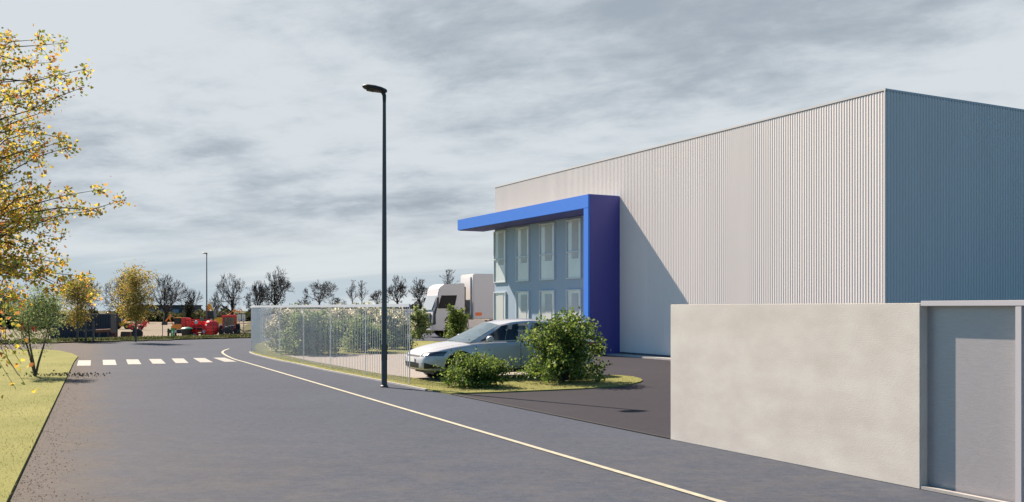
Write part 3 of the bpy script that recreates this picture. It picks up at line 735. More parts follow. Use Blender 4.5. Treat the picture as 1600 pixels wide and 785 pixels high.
specs = [(128, 430, 33, 195, 101, 'bare tree showing above the dark container, behind the smaller golden tree', 'oak', 0),
 (190, 426, 24, 205, 102, 'bare tree half hidden behind the round golden autumn tree', 'oak', 0),
 (258, 425, 31, 200, 103, 'bare spreading oak with a thick forked trunk right of the golden tree', 'oak', 0),
 (294, 449, 20, 205, 104, 'small ivy-covered bare tree left of the distant lamp', 'oak', 500),
 (362, 426, 30, 205, 105, 'bare rounded tree right of the distant lamp, above the red cab', 'oak', 0),
 (403, 438, 18, 215, 106, 'bare tree directly left of the tallest bare tree', 'oak', 0),
 (430, 415, 27, 200, 107, 'tallest and densest bare tree, above the left end of the fence', 'oak', 260),
 (498, 436, 25, 215, 108, 'bare round-headed tree between the tallest tree and the twin slender trees', 'oak', 0),
 (550, 437, 9, 220, 109, 'slender upright bare tree, left one of the twin pair', 'tall', 0),
 (565, 438, 9, 222, 110, 'slender upright bare tree, right one of the twin pair', 'tall', 0),
 (590, 452, 13, 225, 111, 'low bare tree just left of the tall lamp pole', 'oak', 0),
 (622, 429, 18, 215, 112, 'bare tree just right of the tall lamp pole', 'oak', 0),
 (655, 433, 20, 215, 113, 'bare tree left of the lorry windscreen', 'oak', 0),
 (699, 420, 15, 220, 114, 'bare tree rising behind the lorry cab roof', 'tall', 0),
 (60, 448, 34, 215, 115, 'bare tree behind the crown of the young green tree', 'oak', 300),
 (8, 440, 34, 215, 116, 'bare tree at the far left behind the birch leaves', 'oak', 300),
 (475, 462, 12, 222, 117, 'small bare tree left of the round-headed bare tree', 'oak', 0),
 (528, 464, 13, 225, 118, 'small bare tree right of the round-headed bare tree', 'oak', 0),
 (335, 462, 16, 222, 119, 'small bare tree right beside the distant lamp', 'oak', 0)]
for a in specs: bare_tree(*a[:5], a[5], a[6], a[7], 5 if a[1] > 445 else 6)

# undergrowth along the field edge
def strip(name, label, cat, px0, px1, Yd, h0, h1, n, ls, m, seed, kind='stuff'):
    rng = np.random.default_rng(seed); px = rng.uniform(px0, px1, n); y = Yd + rng.normal(size=n) * 2.5; x = (px - 800) / F * y
    hh = h0 + (h1 - h0) * (.5 + .5 * np.sin(px * .11 + 1.3 * np.sin(px * .037))) * (.7 + .3 * np.sin(px * .31))
    z0 = np.array([zt(a, b) for a, b in zip(x, y)]); z = z0 + hh * rng.uniform(0, 1, n) ** .8
    o = leaf_mesh(name, np.stack([x, y, z], 1), ls, m, None, rng, .5); return tag(o, label, cat, kind=kind)
strip('hedgerow', 'dense green-brown hedgerow along the far side of the gravel yard', 'hedge', 168, 400, 236, 1.6, 2.6, 9000, .6, L_hedge, 201)
strip('undergrowth', 'dark leafless scrub and evergreens along the horizon', 'scrub', -120, 400, 262, 1.2, 3.8, 11000, .6, L_dark, 202)
strip('undergrowth', 'low dark scrub along the horizon behind the fence and lorry', 'scrub', 395, 790, 262, .1, .9, 6000, .35, L_dark, 205)
strip('scrub', 'dark evergreen scrub at the far left beyond the road', 'scrub', -60, 90, 150, 2.5, 4.6, 5000, .6, L_dark, 203)
strip('brushwood', 'thin reddish brushwood in front of the bare trees by the lorry', 'scrub', 600, 680, 245, .5, 2.3, 1500, .4, mat('brush_twigs', (.05, .03, .025), .9), 204)
# ragged grass tufts on the verge
rng = np.random.default_rng(9); n = 9000; xx = rng.uniform(-34, -4, n); qq = rng.uniform(.1, 3.4, n); yy = 44.4 + (xx + 23.9) * 1.1 + qq / .67
P_ = np.stack([xx, yy, np.array([zt(a, b) for a, b in zip(xx, yy)]) + .04], 1)
tag(leaf_mesh('verge_tufts', P_, .16, mat('tuft_grass', (.05, .07, .02), .9, leaf=[(.03, .045, .012), (.07, .09, .025), (.10, .09, .04), (.05, .07, .02)]), None, rng, .15, (0, 0, 1.6)), 'rough dark grass tufts along the verge', 'grass', kind='stuff')

# ------------------------------------------------------------------ white car
M_carpaint = mat('white_car_paint', (.50, .50, .51), .25, coat=.8)
M_carglass = mat('car_glass', (.02, .025, .03), .12, spec=.35)
def glass_mat(name, tint, mixf):
    m = bpy.data.materials.new(name); m.use_nodes = True; n = m.node_tree.nodes; l = m.node_tree.links
    b = n['Principled BSDF']; b.inputs['Base Color'].default_value = (*tint, 1); b.inputs['Roughness'].default_value = .04; b.inputs['Specular IOR Level'].default_value = .9
    t = n.new('ShaderNodeBsdfTransparent'); t.inputs[0].default_value = (.80, .86, .88, 1); x = n.new('ShaderNodeMixShader'); x.inputs[0].default_value = mixf
    l.new(t.outputs[0], x.inputs[1]); l.new(b.outputs[0], x.inputs[2]); l.new(x.outputs[0], n['Material Output'].inputs[0]); return m
M_clear = glass_mat('tinted_clear_glass', (.02, .03, .035), .55)
M_seat = mat('seat_fabric', (.025, .023, .022), .9)
M_lampglass = mat('headlight_glass', (.05, .055, .065), .08, coat=1.0)
M_chrome = mat('bright_metal', (.55, .56, .58), .18, metal=1.0)
M_red = mat('red_lens', (.45, .015, .015), .25)

def apply_mods(o):
    dg = bpy.context.evaluated_depsgraph_get(); me = bpy.data.meshes.new_from_object(o.evaluated_get(dg)); o.modifiers.clear(); old = o.data; o.data = me; bpy.data.meshes.remove(old)
def grid_patch(f, nu, nv):
    vs = [f(i / nu, j / nv) for j in range(nv + 1) for i in range(nu + 1)]
    return vs, [(j * (nu + 1) + i, j * (nu + 1) + i + 1, (j + 1) * (nu + 1) + i + 1, (j + 1) * (nu + 1) + i) for j in range(nv) for i in range(nu)]
def interp(tab, x):
    """piecewise smooth table lookup; tab sorted by x ascending, rows (x, a, b, ...)"""
    if x <= tab[0][0]: return tab[0][1:]
    if x >= tab[-1][0]: return tab[-1][1:]
    for a, b in zip(tab, tab[1:]):
        if a[0] <= x <= b[0]:
            t = (x - a[0]) / (b[0] - a[0]); return tuple(lerp(p, q, t) for p, q in zip(a[1:], b[1:]))

def make_car():
    car = thing('parked_car', 'white saloon car parked on the pale paving behind the green shrubs', 'car', (0, 0, 0))
    # stations: x, half width, bottom, shoulder height, centre height, roundness
    ST = [(-2.24, .62, .42, .86, .90), (-2.20, .76, .30, .92, .97), (-2.0, .84, .22, .95, 1.01), (-1.5, .885, .20, .965, 1.00), (-.9, .90, .19, .955, .96),
          (0, .90, .19, .93, .93), (.75, .90, .19, .905, .93), (1.05, .895, .20, .885, .955), (1.5, .885, .20, .825, .90), (1.85, .86, .21, .755, .83), (2.08, .835, .22, .68, .745), (2.20, .76, .25, .60, .645), (2.26, .60, .32, .50, .55)]
    def sec(w, b, s, c):
        return [(0, b), (w * .80, b), (w * .95, b + .05), (w * .992, b + .18), (w, lerp(b, s, .55)), (w * .985, lerp(b, s, .80)), (w * .955, s - .03), (w * .90, s), (w * .70, lerp(s, c, .55)), (w * .35, lerp(s, c, .92)), (0, c)]
    rings = []
    for x, w, b, s, c in ST:
        h = sec(w, b, s, c); ring = [(x, y, z) for y, z in h] + [(x, -y, z) for y, z in h[1:-1][::-1]]
        rings.append(ring)
    n = len(rings[0]); vs = [v for r in rings for v in r]; fs = [(i * n + k, i * n + (k + 1) % n, (i + 1) * n + (k + 1) % n, (i + 1) * n + k) for i in range(len(rings) - 1) for k in range(n)]
    fs += [tuple(range(n))[::-1], tuple((len(rings) - 1) * n + k for k in range(n))]
    body = MB().add(vs, fs).build('body', M_carpaint, car, 50)
    sb = body.modifiers.new('s', 'SUBSURF'); sb.levels = 2; sb.render_levels = 2; apply_mods(body)
    cut = MB()
    for wx in (1.36, -1.36):
        for sy in (1, -1): cut.cyl((wx, sy * .60, .335), (wx, sy * 1.05, .335), .385, 32)
    co = cut.build('cutter', M_black, None); bo = body.modifiers.new('b', 'BOOLEAN'); bo.object = co; bo.operation = 'DIFFERENCE'; bo.solver = 'EXACT'
    bpy.context.view_layer.update(); apply_mods(body); bpy.data.objects.remove(co)
    body.data.shade_smooth(); body.data.set_sharp_from_angle(angle=R(35))
    if len(body.data.materials) == 0: body.data.materials.append(M_carpaint)
    bv = BVHTree.FromPolygons([v.co for v in body.data.vertices], [p.vertices[:] for p in body.data.polygons])
    # greenhouse curves: belt line (x, y, z) and roof line along the side, parameter 0 (front) .. 1 (rear)
    belt = [(0, 1.12, .80, .91), (.25, .50, .825, .925), (.5, -.27, .83, .945), (.75, -1.08, .815, .965), (1, -2.06, .70, .985)]
    roof = [(0, .30, .585, 1.330), (.25, -.08, .60, 1.400), (.5, -.55, .605, 1.425), (.75, -1.12, .59, 1.375), (1, -1.58, .55, 1.25)]
    def cr(tab, t):
        n = len(tab) - 1; k = min(int(t * n), n - 1); u = t * n - k
        P = [Vector(r[1:]) for r in tab]; P = [2 * P[0] - P[1]] + P + [2 * P[-1] - P[-2]]; a, b, c, d = P[k:k + 4]
        return .5 * (2 * b + (c - a) * u + (2 * a - 5 * b + 4 * c - d) * u * u + (3 * b - a - 3 * c + d) * u ** 3)
    def side(t, v, s=1, off=0.0):
        a, b = cr(belt, t), cr(roof, t); p = lerp(a, b, v) + Vector((0, .035 * math.sin(math.pi * v) + off, 0)); return Vector((p.x, p.y * s, p.z))
    pill = MB(); sideg = []
    def strip_(t0, t1, v0, v1, s, off=0.0, nu=6, nv=4): return grid_patch(lambda a, b: side(lerp(t0, t1, a), lerp(v0, v1, b), s, off), nu, nv)
    for s in (1, -1):
        pill.add(*strip_(0, .085, 0, 1, s, 0, 2)); pill.add(*strip_(.47, .505, 0, 1, s, .002, 2)); pill.add(*strip_(.86, 1, 0, 1, s, 0, 4)); pill.add(*strip_(0, 1, .90, 1, s, .001, 24, 2)); pill.add(*strip_(0, 1, 0, .05, s, .001, 24, 1))
        for t0, t1 in ((.085, .47), (.505, .86)):
            sideg.append((s, strip_(t0, t1, .05, .90, s, -.008, 10, 6)))
    # roof panel, crowned
    def rf(a, b):
        p = cr(roof, a); y = lerp(-1, 1, b); return Vector((p.x + .10 * (1 - y * y) * (1 if a < .5 else -.6) * abs(a - .5) * 2, p.y * y, p.z + .055 * (1 - y * y)))
    rv, rfc = grid_patch(rf, 20, 12); 
    MB().add(rv, rfc).build('roof_panel', M_carpaint, car, 60)
    pill.build('pillars', M_carpaint, car, 60)
    for s, (v, f_) in sideg: MB().add(v, f_).build('side_window', M_clear, car, 60)
    def screen(t, back):
        def f(a, b):
            lo, hi = cr(belt, t), cr(roof, t); y = lerp(-1, 1, a); p = lerp(lo, hi, b); bow = (1 - y * y)
            return Vector((p.x + (bow * .16 * (1 - b * .4) if not back else -bow * .10 * (1 - b * .3)), p.y * y * .985, p.z + bow * lerp(.03, .055, b)))
        return grid_patch(f, 12, 8)
    MB().add(*screen(0, False)).build('windscreen', glass_mat('windscreen_sky_tint', (.20, .28, .33), .6), car, 60); MB().add(*screen(1, True)).build('rear_window', M_clear, car, 60)  # lighter bluish windscreen tint stands in for reflected sky
    # interior
    for sx, nm in ((-.02, 'front'), (-.95, 'rear')):
        for sy in (.36, -.36):
            st = MB(); st.box((sx - .10, sy, 1.0), (.13, .46, .42), ry=-.2); st.box((sx - .20, sy, 1.26), (.09, .25, .17), ry=-.15); st.build('seat', M_seat, car, bevel=.03)
    MB().box((.86, 0, .93), (.5, 1.35, .10)).build('dashboard', M_seat, car, bevel=.03)
    MB().lathe([(.165, -.012), (.185, 0), (.165, .012), (.15, 0), (.165, -.012)], (.52, .36, 1.0), 'x', 20).build('steering_wheel', M_seat, car)
    # wheels
    for wx in (1.36, -1.36):
        for s in (1, -1):
            tr = [(.21, -.10), (.30, -.105), (.325, -.08), (.332, 0), (.325, .08), (.30, .105), (.21, .10)]
            ty = MB().lathe(tr, (wx, s * .79, .332), 'y', 36).build('tyre', M_tyre, car, 40)
            rm = MB().lathe([(.05, .085), (.225, .10), (.225, .06), (.20, .05), (.06, .06)], (wx, s * .79, .332), 'y', 30) if s > 0 else MB().lathe([(.05, -.085), (.225, -.10), (.225, -.06), (.20, -.05), (.06, -.06)], (wx, s * .79, .332), 'y', 30)
            for k in range(5):
                a = 6.283 * k / 5; rm.box((wx + math.cos(a) * .12, s * .885, .332 + math.sin(a) * .12), (.19, .03, .055), ry=-a)
            rm.build('rim', M_chrome, ty)
            MB().lathe([(.384, -.16), (.384, .06), (.372, .06), (.372, -.16)], (wx, s * .80, .335), 'y', 36).build('arch_liner', M_black, car)
    # conforming details
    def decal(name, m, corners, direction, off=.006, nu=10, nv=6, th=0.0):
        d = Vector(direction).normalized(); c = [Vector(p) for p in corners]
        def f(a, b):
            p = lerp(lerp(c[0], c[1], a), lerp(c[3], c[2], a), b); h = bv.ray_cast(p + d * 1.5, -d, 3.0)
            q = h[0] if h[0] else p; return q + d * off
        v, f_ = grid_patch(f, nu, nv); return MB().add(v, f_).build(name, m, car, 60)
    for s in (1, -1):
        # swept headlight, lower intakes, fog triangle
        decal('headlight', M_lampglass, [(2.1, s * .44, .575), (1.80, s * .88, .60), (1.74, s * .90, .720), (2.1, s * .50, .665)], (.8, s * .6, .1), .008)
        decal('headlight_reflector', M_chrome, [(2.1, s * .54, .595), (2.0, s * .68, .61), (2.0, s * .69, .665), (2.1, s * .57, .65)], (.8, s * .6, .1), .013, 4, 3)
        decal('bumper_vent', M_black, [(2.1, s * .62, .30), (1.86, s * .90, .31), (1.96, s * .80, .39), (2.1, s * .67, .45)], (.8, s * .6, .0), .007)
        decal('tail_light', M_red, [(-2.1, s * .48, .76), (-1.95, s * .84, .78), (-1.95, s * .84, .88), (-2.1, s * .48, .87)], (-.7, s * .7, 0), .010)
        for sx in (.98, -.13, -1.02): decal('door_seam', M_black, [(sx + .006, s, .30), (sx - .006, s, .30), (sx - .006, s, .90), (sx + .006, s, .90)], (0, s, 0), .002, 1, 14)
        decal('door_seam', M_black, [(.98, s, .295), (-1.02, s, .295), (-1.02, s, .305), (.98, s, .305)], (0, s, 0), .002, 14, 1)
        for sx in (.02, -.88): decal('door_handle', M_carpaint, [(sx, s, .775), (sx - .17, s, .775), (sx - .17, s, .80), (sx, s, .80)], (0, s, 0), .03, 4, 1)
        decal('sill_trim', M_black, [(1.0, s, .20), (-.98, s, .20), (-.98, s, .26), (1.0, s, .26)], (0, s, 0), .004, 14, 2)
        mr = MB(); mr.lathe([(.01, -.10), (.055, -.09), (.075, -.02), (.075, .05), (.05, .09), (.01, .10)], (.70, s * .99, 1.0), 'y', 14); mr.box((.70, s * .885, .96), (.05, .12, .03)); mr.build('wing_mirror', M_carpaint, car, 50)
    decal('lower_grille', M_black, [(2.3, -.44, .31), (2.3, .44, .31), (2.3, .50, .43), (2.3, -.50, .43)], (1, 0, 0), .008, 14, 4)
    decal('upper_grille', M_black, [(2.3, -.47, .585), (2.3, .47, .585), (2.2, .47, .612), (2.2, -.47, .612)], (1, 0, .12), .006, 14, 2)
    decal('bumper_trim', M_black, [(2.3, -.60, .235), (2.3, .60, .235), (2.3, .60, .262), (2.3, -.60, .262)], (1, 0, 0), .006, 14, 2)
    MB().box((2.272, 0, .50), (.012, .52, .11)).build('number_plate', mat('plate_white', (.7, .7, .68), .5), car)
    decal('bonnet_seam', M_black, [(1.15, .74, 1), (2.0, .62, 1), (2.0, .612, 1), (1.15, .732, 1)], (0, 0, 1), .002, 14, 1)
    MB().box((0, 0, .21), (3.9, 1.35, .10)).build('underbody', M_black, car)
    return car
car = make_car()
car.rotation_euler = (0, 0, R(204)); car.scale = (1.02, 1, .97); hd = Vector((math.cos(R(204)), math.sin(R(204)), 0)); lf = Vector((-hd.y, hd.x, 0))
fc = Vector((-1.84, 21.9, .012))       # near front corner of the bumper
car.location = fc - hd * 2.08 - lf * .82

# ------------------------------------------------------------------ lorry
def make_lorry():
    t = thing('lorry', 'white articulated lorry with a box trailer on the back road behind the shrubs', 'lorry', (0, 0, 0))
    M_tw = mat('lorry_white', (.62, .60, .59), .4, coat=.3); M_tr = mat('trailer_white', (.66, .64, .63), .5); M_dk = mat('lorry_dark_plastic', (.03, .033, .04), .55)
    w = 1.22
    # cab: side outline (x,z), front = +x at 0
    prof = [(-.02, .42), (.0, .95), (-.05, 1.55), (-.38, 2.58), (-.46, 2.98), (-.80, 3.20), (-2.15, 3.27), (-2.15, .95), (-1.75, .95), (-1.62, 1.12), (-1.30, 1.24), (-.98, 1.12), (-.86, .95), (-.86, .42)]
    MB().prism(prof, -w, w).build('cab', M_tw, t, bevel=.05)
    MB().add([(-.035, -w * .92, 1.64), (-.035, w * .92, 1.64), (-.405, w * .86, 2.50), (-.405, -w * .86, 2.50)], [(0, 1, 2, 3)]).build('windscreen', mat('windscreen_reflecting', (.30, .34, .37), .15), t)  # sky reflection painted in as a pale base colour
    o = bpy.data.objects[-1] if False else None
    for v_ in t.children:
        if v_.name.startswith('windscreen'):
            for q in v_.data.vertices: q.co += Vector((.05, 0, .02))
    for s in (1, -1):
        pts = [(-.36, 1.74), (-.60, 2.52), (-1.62, 2.54), (-1.50, 1.96), (-1.15, 1.74)]
        MB().prism(pts, s * w + s * .004, s * w + s * .016).build('side_window', mat('cab_side_glass', (.012, .014, .016), .45, spec=.2), t)
        MB().box((-.30, s * (w + .18), 2.10), (.12, .20, .62)).build('wing_mirror', M_dk, t, bevel=.03)
        pp = [(-.03, .75), (-.10, 1.50), (-.24, 1.85), (-.32, 1.80), (-.22, 1.35), (-.24, .80)]
        MB().prism(pp, s * w + s * .004, s * w + s * .02).build('corner_vane', M_dk, t)
        pp = [(-.80, 1.02), (-.92, 1.22), (-1.30, 1.38), (-1.68, 1.22), (-1.80, 1.0), (-1.70, 1.0), (-1.58, 1.14), (-1.30, 1.25), (-1.02, 1.14), (-.90, 1.0)]
        MB().prism(pp, s * w + s * .004, s * w + s * .05).build('wheel_arch', M_dk, t)
        MB().box((-.5, s * (w - .02), .62), (.7, .10, .34)).build('step', M_tw, t, bevel=.02)
        for wx in (-1.30, -4.35, -9.1, -10.3):
            ty = MB().lathe([(.24, -.14), (.46, -.15), (.50, -.10), (.50, .10), (.46, .15), (.24, .14)], (wx, s * 1.03, .50), 'y', 28).build('tyre', M_tyre, t, 40)
            MB().lathe([(.06, s * .10), (.12, s * .10), (.22, s * .145), (.245, s * .145), (.245, s * .08)], (wx, s * 1.03, .50), 'y', 24).build('rim', M_chrome, ty)
        MB().box((-2.95, s * 1.0, .78), (1.25, .42, .55)).build('fuel_tank', mat('tank_metal', (.5, .5, .5), .4, metal=.6), t, bevel=.08)
        MB().box((-4.6, s * (w + .025), 1.33), (.62, .02, .24)).build('rear_marker', M_red, t) if False else None
    MB().box((.03, 0, 1.15), (.06, 2.0, .62)).build('grille', M_dk, t, bevel=.02)
    MB().box((.04, 0, .62), (.16, 2.44, .40)).build('bumper', M_tw, t, bevel=.04)
    for s in (1, -1): MB().box((.128, s * .9, .66), (.02, .42, .17)).build('headlight', M_lampglass, t)
    MB().box((-2.2, 0, 2.0), (.10, 2.2, 2.1)).build('cab_back_panel', M_dk, t); MB().box((-6.4, 0, .88), (9.2, .9, .22)).build('chassis', M_dk, t)
    # trailer
    tb = MB(); tb.box((-6.95, 0, 2.47), (8.5, 2.5, 2.76)); tb.build('trailer_box', M_tr, t, bevel=.05)
    for s in (1, -1):
        MB().box((-6.95, s * 1.262, 1.20), (8.4, .02, .12)).build('side_rail', M_tw, t); MB().box((-6.0, s * 1.20, .84), (2.6, .04, .42)).build('side_guard', M_tw, t)
        MB().box((-3.05, s * 1.275, 1.40), (.42, .02, .20)).build('orange_marker', mat('orange_lens', (.85, .16, .02), .4), t)
        MB().box((-4.55, s * 1.275, 1.40), (.38, .02, .20)).build('red_marker', mat('dull_red', (.30, .09, .06), .5), t)
        MB().box((-4.95, s * 1.262, 2.45), (.05, .02, 2.5)).build('panel_joint', M_dk, t)
    MB().box((-2.655, 0, 2.5), (.10, 1.9, 2.4)).build('cooling_unit', M_tr, t, bevel=.04)
    return t
lo_ = make_lorry(); la = 202
lo_.rotation_euler = (0, 0, R(la)); hl = Vector((math.cos(R(la)), math.sin(R(la)), 0)); ll = Vector((-hl.y, hl.x, 0))
lo_.location = G(676, 528) - ll * 1.22; lo_.scale = (.93, .93, .97)

# ------------------------------------------------------------------ works yard, about 100 m away and 1.5 m lower
S1 = 100 / F      # metres per photo pixel at 100 m
M_navy = mat('navy_container', (.012, .026, .046), .6, var=.4, vscale=1.2)
M_rust = mat('rust_brown', (.16, .08, .045), .85, var=.4, vscale=3)
M_redp = mat('machine_red', (.85, .035, .030), .45, var=.25, vscale=2)
M_yel = mat('machine_yellow', (.90, .45, .03), .5)
M_org = mat('machine_orange', (.85, .27, .03), .5)
M_steel = mat('dull_steel', (.14, .14, .14), .6, metal=.4)
M_dkst = mat('dark_steel', (.04, .038, .036), .7)
M_wht = mat('sign_white', (.72, .72, .70), .6)
def yard(px, Yd=100.0): return put(px, Yd)

# corrugated container
ct = thing('shipping_container', 'dark navy corrugated shipping container behind the wooden stake frame', 'container', yard(132, 101), R(6))
mb = MB(); Lc, Wc, Hc = 6.1, 2.4, 2.62; prof = []
for i in range(22):
    a = -Lc / 2 + .12 + i * (Lc - .24) / 22; p = (Lc - .24) / 22; prof += [(a, 0), (a + p * .4, 0), (a + p * .5, .05), (a + p * .9, .05)]
prof.append((Lc / 2 - .12, 0)); k = len(prof)
for s in (-1, 1): mb.add([(a, s * (Wc / 2 - b), z) for z in (.12, Hc - .1) for a, b in prof], [(i, i + 1, k + i + 1, k + i) for i in range(k - 1)])
mb.build('corrugated_side', M_navy, ct)
mb = MB()
for x in (-Lc / 2 + .06, Lc / 2 - .06):
    for y in (-Wc / 2 + .06, Wc / 2 - .06): mb.box((x, y, Hc / 2), (.12, .12, Hc - .01))
for z in (.07, Hc - .07):
    for y in (-Wc / 2 + .05, Wc / 2 - .05): mb.box((0, y, z), (Lc - .24, .10, .13))
    for x in (-Lc / 2 + .05, Lc / 2 - .05): mb.box((x, 0, z), (.1, Wc - .24, .13))
mb.box((0, 0, Hc - .03), (Lc - .2, Wc - .2, .04)); mb.build('container_frame', M_navy, ct)
MB().box((Lc / 2 - .08, 0, Hc / 2), (.05, Wc - .24, Hc - .2)).build('door', M_navy, ct)
MB().lathe([(.10, 0), (.12, .03), (.12, .14), (.05, .18)], (2.7, -.9, Hc), n=12).build('beacon', mat('amber', (.9, .25, .03), .4), ct)
# rusty pipe and box in front of it
pr = thing('rusty_pipe', 'rusty brown pipe lying on a stand in front of the container', 'pipe', yard(163, 98.3))
MB().cyl((-.85, 0, .85), (.65, 0, .92), .17, 16).build('pipe', M_rust, pr, 40)
for x in (-.5, .4): MB().box((x, 0, .36), (.10, .3, .72)).build('support', M_dkst, pr)
bx_ = thing('red_box', 'small dark red steel box at the right end of the container', 'box', yard(177.5, 99))
MB().box((0, 0, .42), (.42, .45, .44)).build('body', mat('dark_red', (.10, .02, .02), .6), bx_, bevel=.03); MB().box((0, 0, .10), (.3, .3, .2)).build('foot', M_dkst, bx_)
bk = thing('bucket', 'square brown digger bucket standing left of the big tyre', 'digger bucket', yard(197.5, 101), R(4))
MB().prism([(-.45, 0), (.35, 0), (.45, .25), (.40, .72), (-.30, .72), (-.45, .35)], -.48, .48, 'x').build('shell', M_rust, bk, bevel=.02)
MB().box((0, -.47, .05), (.9, .05, .08)).build('cutting_edge', M_steel, bk)
ty = thing('big_tyre', 'large tractor tyre with a pale hub standing upright behind the sapling trunk', 'tyre', yard(214.5, 99.3), R(5))
prof = [(.27, -.20), (.46, -.23), (.52, -.20), (.535, 0), (.52, .20), (.46, .23), (.27, .20)]
tm = MB().lathe(prof, (0, 0, .54), 'y', 32)
for k in range(22):
    a = 6.283 * k / 22; tm.box((math.cos(a) * .54, (.09 if k % 2 else -.09), .54 + math.sin(a) * .54), (.05, .2, .06), ry=-a)
tm.build('tyre_body', M_tyre, ty, 30); MB().lathe([(.03, -.10), (.10, -.16), (.24, -.12), (.275, -.19), (.275, .19), (.1, .1), (.03, .1)], (0, 0, .54), 'y', 24).build('hub', mat('hub_grey', (.35, .37, .38), .5), ty)

def wheel(x, y, r, w, par, rimc, rr=.55):
    o = MB().lathe([(r * rr, -w / 2), (r * .92, -w / 2), (r, -w * .35), (r, w * .35), (r * .92, w / 2), (r * rr, w / 2)], (x, y, r), 'y', 22).build('wheel', M_tyre, par, 40)
    MB().lathe([(.03, -w * .52), (r * .3, -w * .56), (r * rr * 1.02, -w * .46), (r * rr * 1.02, w * .46), (.03, w * .5)], (x, y, r), 'y', 18).build('hub', rimc, o); return o
# yellow backhoe at 140 m
Yb = 145; bh = thing('backhoe_loader', 'yellow wheeled loader facing right beyond the container', 'digger', put(190, Yb), R(8), scale=.92)
wheel(-.85, -.8, .62, .42, bh, M_yel); wheel(-.85, .8, .62, .42, bh, M_yel); wheel(1.05, -.8, .46, .34, bh, M_yel); wheel(1.05, .8, .46, .34, bh, M_yel)
MB().prism([(-1.5, .55), (-1.4, 1.05), (-.3, 1.05), (.15, .95), (.35, 1.25), (1.45, 1.1), (1.55, .6), (.6, .45)], -.42, .42).build('body', M_yel, bh, bevel=.04)
MB().prism([(-1.2, 1.05), (-1.05, 1.95), (-.05, 1.95), (.15, 1.05)], -.5, .5).build('cab', M_carglass, bh); MB().box((-.55, 0, 1.99), (1.2, 1.1, .08)).build('roof', M_dkst, bh)
am = MB(); am.tube([(.1, -.5, 1.15), (1.2, -.5, 1.9), (2.1, -.5, 1.75), (2.5, -.5, 1.25)], .11, 8); am.tube([(.1, .5, 1.15), (1.2, .5, 1.9), (2.1, .5, 1.75), (2.5, .5, 1.25)], .11, 8); am.cyl((1.6, -.5, 1.8), (1.6, .5, 1.8), .08); am.build('loader_arm', M_yel, bh)
MB().prism([(2.4, .9), (2.5, 1.45), (3.0, 1.35), (3.2, .85)], -.9, .9).build('bucket', M_dkst, bh)
MB().box((-1.65, 0, .9), (.3, .8, .9)).build('rear_hitch', M_yel, bh)
rg = thing('hay_rake', 'red farm implement with curved arms to the right of the yellow loader', 'farm machine', put(214, 138), 0)
rk = MB()
for i, (x, z) in enumerate(((-1.1, .75), (-.4, .95), (.5, .8), (.9, 1.1))): rk.tube([(x, 0, .3), (x + .1, 0, z), (x + .5, 0, z + .25), (x + .9, 0, z - .1)], .085, 8)
rk.box((0, 0, .62), (2.3, .5, .26)); rk.build('frame', M_redp, rg); 
MB().lathe([(.1, -.08), (.38, -.1), (.42, 0), (.38, .1), (.1, .08)], (1.15, -.2, 1.15), 'y', 16).build('rotor', M_redp, rg); wheel(-.4, -.5, .34, .2, rg, M_redp); wheel(.7, -.5, .34, .2, rg, M_redp)

# signs
def arrow_sign(px, w, h, m, m2, label, name='sign_board'):
    t = thing(name, label, 'sign', yard(px, 99.6)); MB().box((0, 0, h / 2 + .05), (w, .05, h)).build('board', m, t)
    for s in (-1, 1): MB().box((s * (w / 2 - .03), .04, h / 2), (.05, .04, h)).build('leg', M_dkst, t)
    g = MB()
    if m2:
        for z in (.30, .72):   # white bottle-like pictograms
            g.prism([(-.07, z - .16), (.07, z - .16), (.085, z), (.03, z + .09), (.03, z + .17), (-.03, z + .17), (-.03, z + .09), (-.085, z)], -.034, -.026)
        g.build('pictogram', m2, t)
    return t
arrow_sign(269.5, .34, 1.08, mat('sign_green', (.05, .36, .05), .5), M_wht, 'green upright board with white pictograms by the verge')
def post_sign(px, label, top):
    t = thing('marker_post', label, 'marker post', yard(px, 99.8), 0, 'marker posts')
    MB().box((0, 0, .54), (.17, .12, 1.08)).build('post', M_black, t)
    if top: MB().box((0, 0, .80), (.176, .126, .30)).build('white_band', M_wht, t)
post_sign(263.2, 'plain black post left of the green board', False); post_sign(274.3, 'black post with a white band right of the green board', True)
for px, lb in ((254, 'thin dark metal pole left of the green board'), (333, 'thin dark pole in front of the red tank')):
    t = thing('thin_pole', lb, 'pole', put(px, 97)); MB().cyl((0, 0, 0), (0, 0, 1.55 if px < 300 else 2.2), .035, 8).build('shaft', M_dkst, t); MB().lathe([(.07, 0), (.07, .04), (.03, .08)], n=10).build('foot', M_dkst, t)
tk = thing('plastic_tank', 'black round tank with a green lid beside the red machinery', 'tank', yard(292, 99.5))
MB().lathe([(.46, 0), (.50, .06), (.56, 1.0), (.54, 1.02)], n=28).build('tub', M_black, tk, 40)
MB().lathe([(.58, 1.02), (.60, 1.06), (.50, 1.16), (.18, 1.24), (.1, 1.24)], n=28).build('lid', mat('lid_green', (.02, .22, .13), .5), tk, 40)

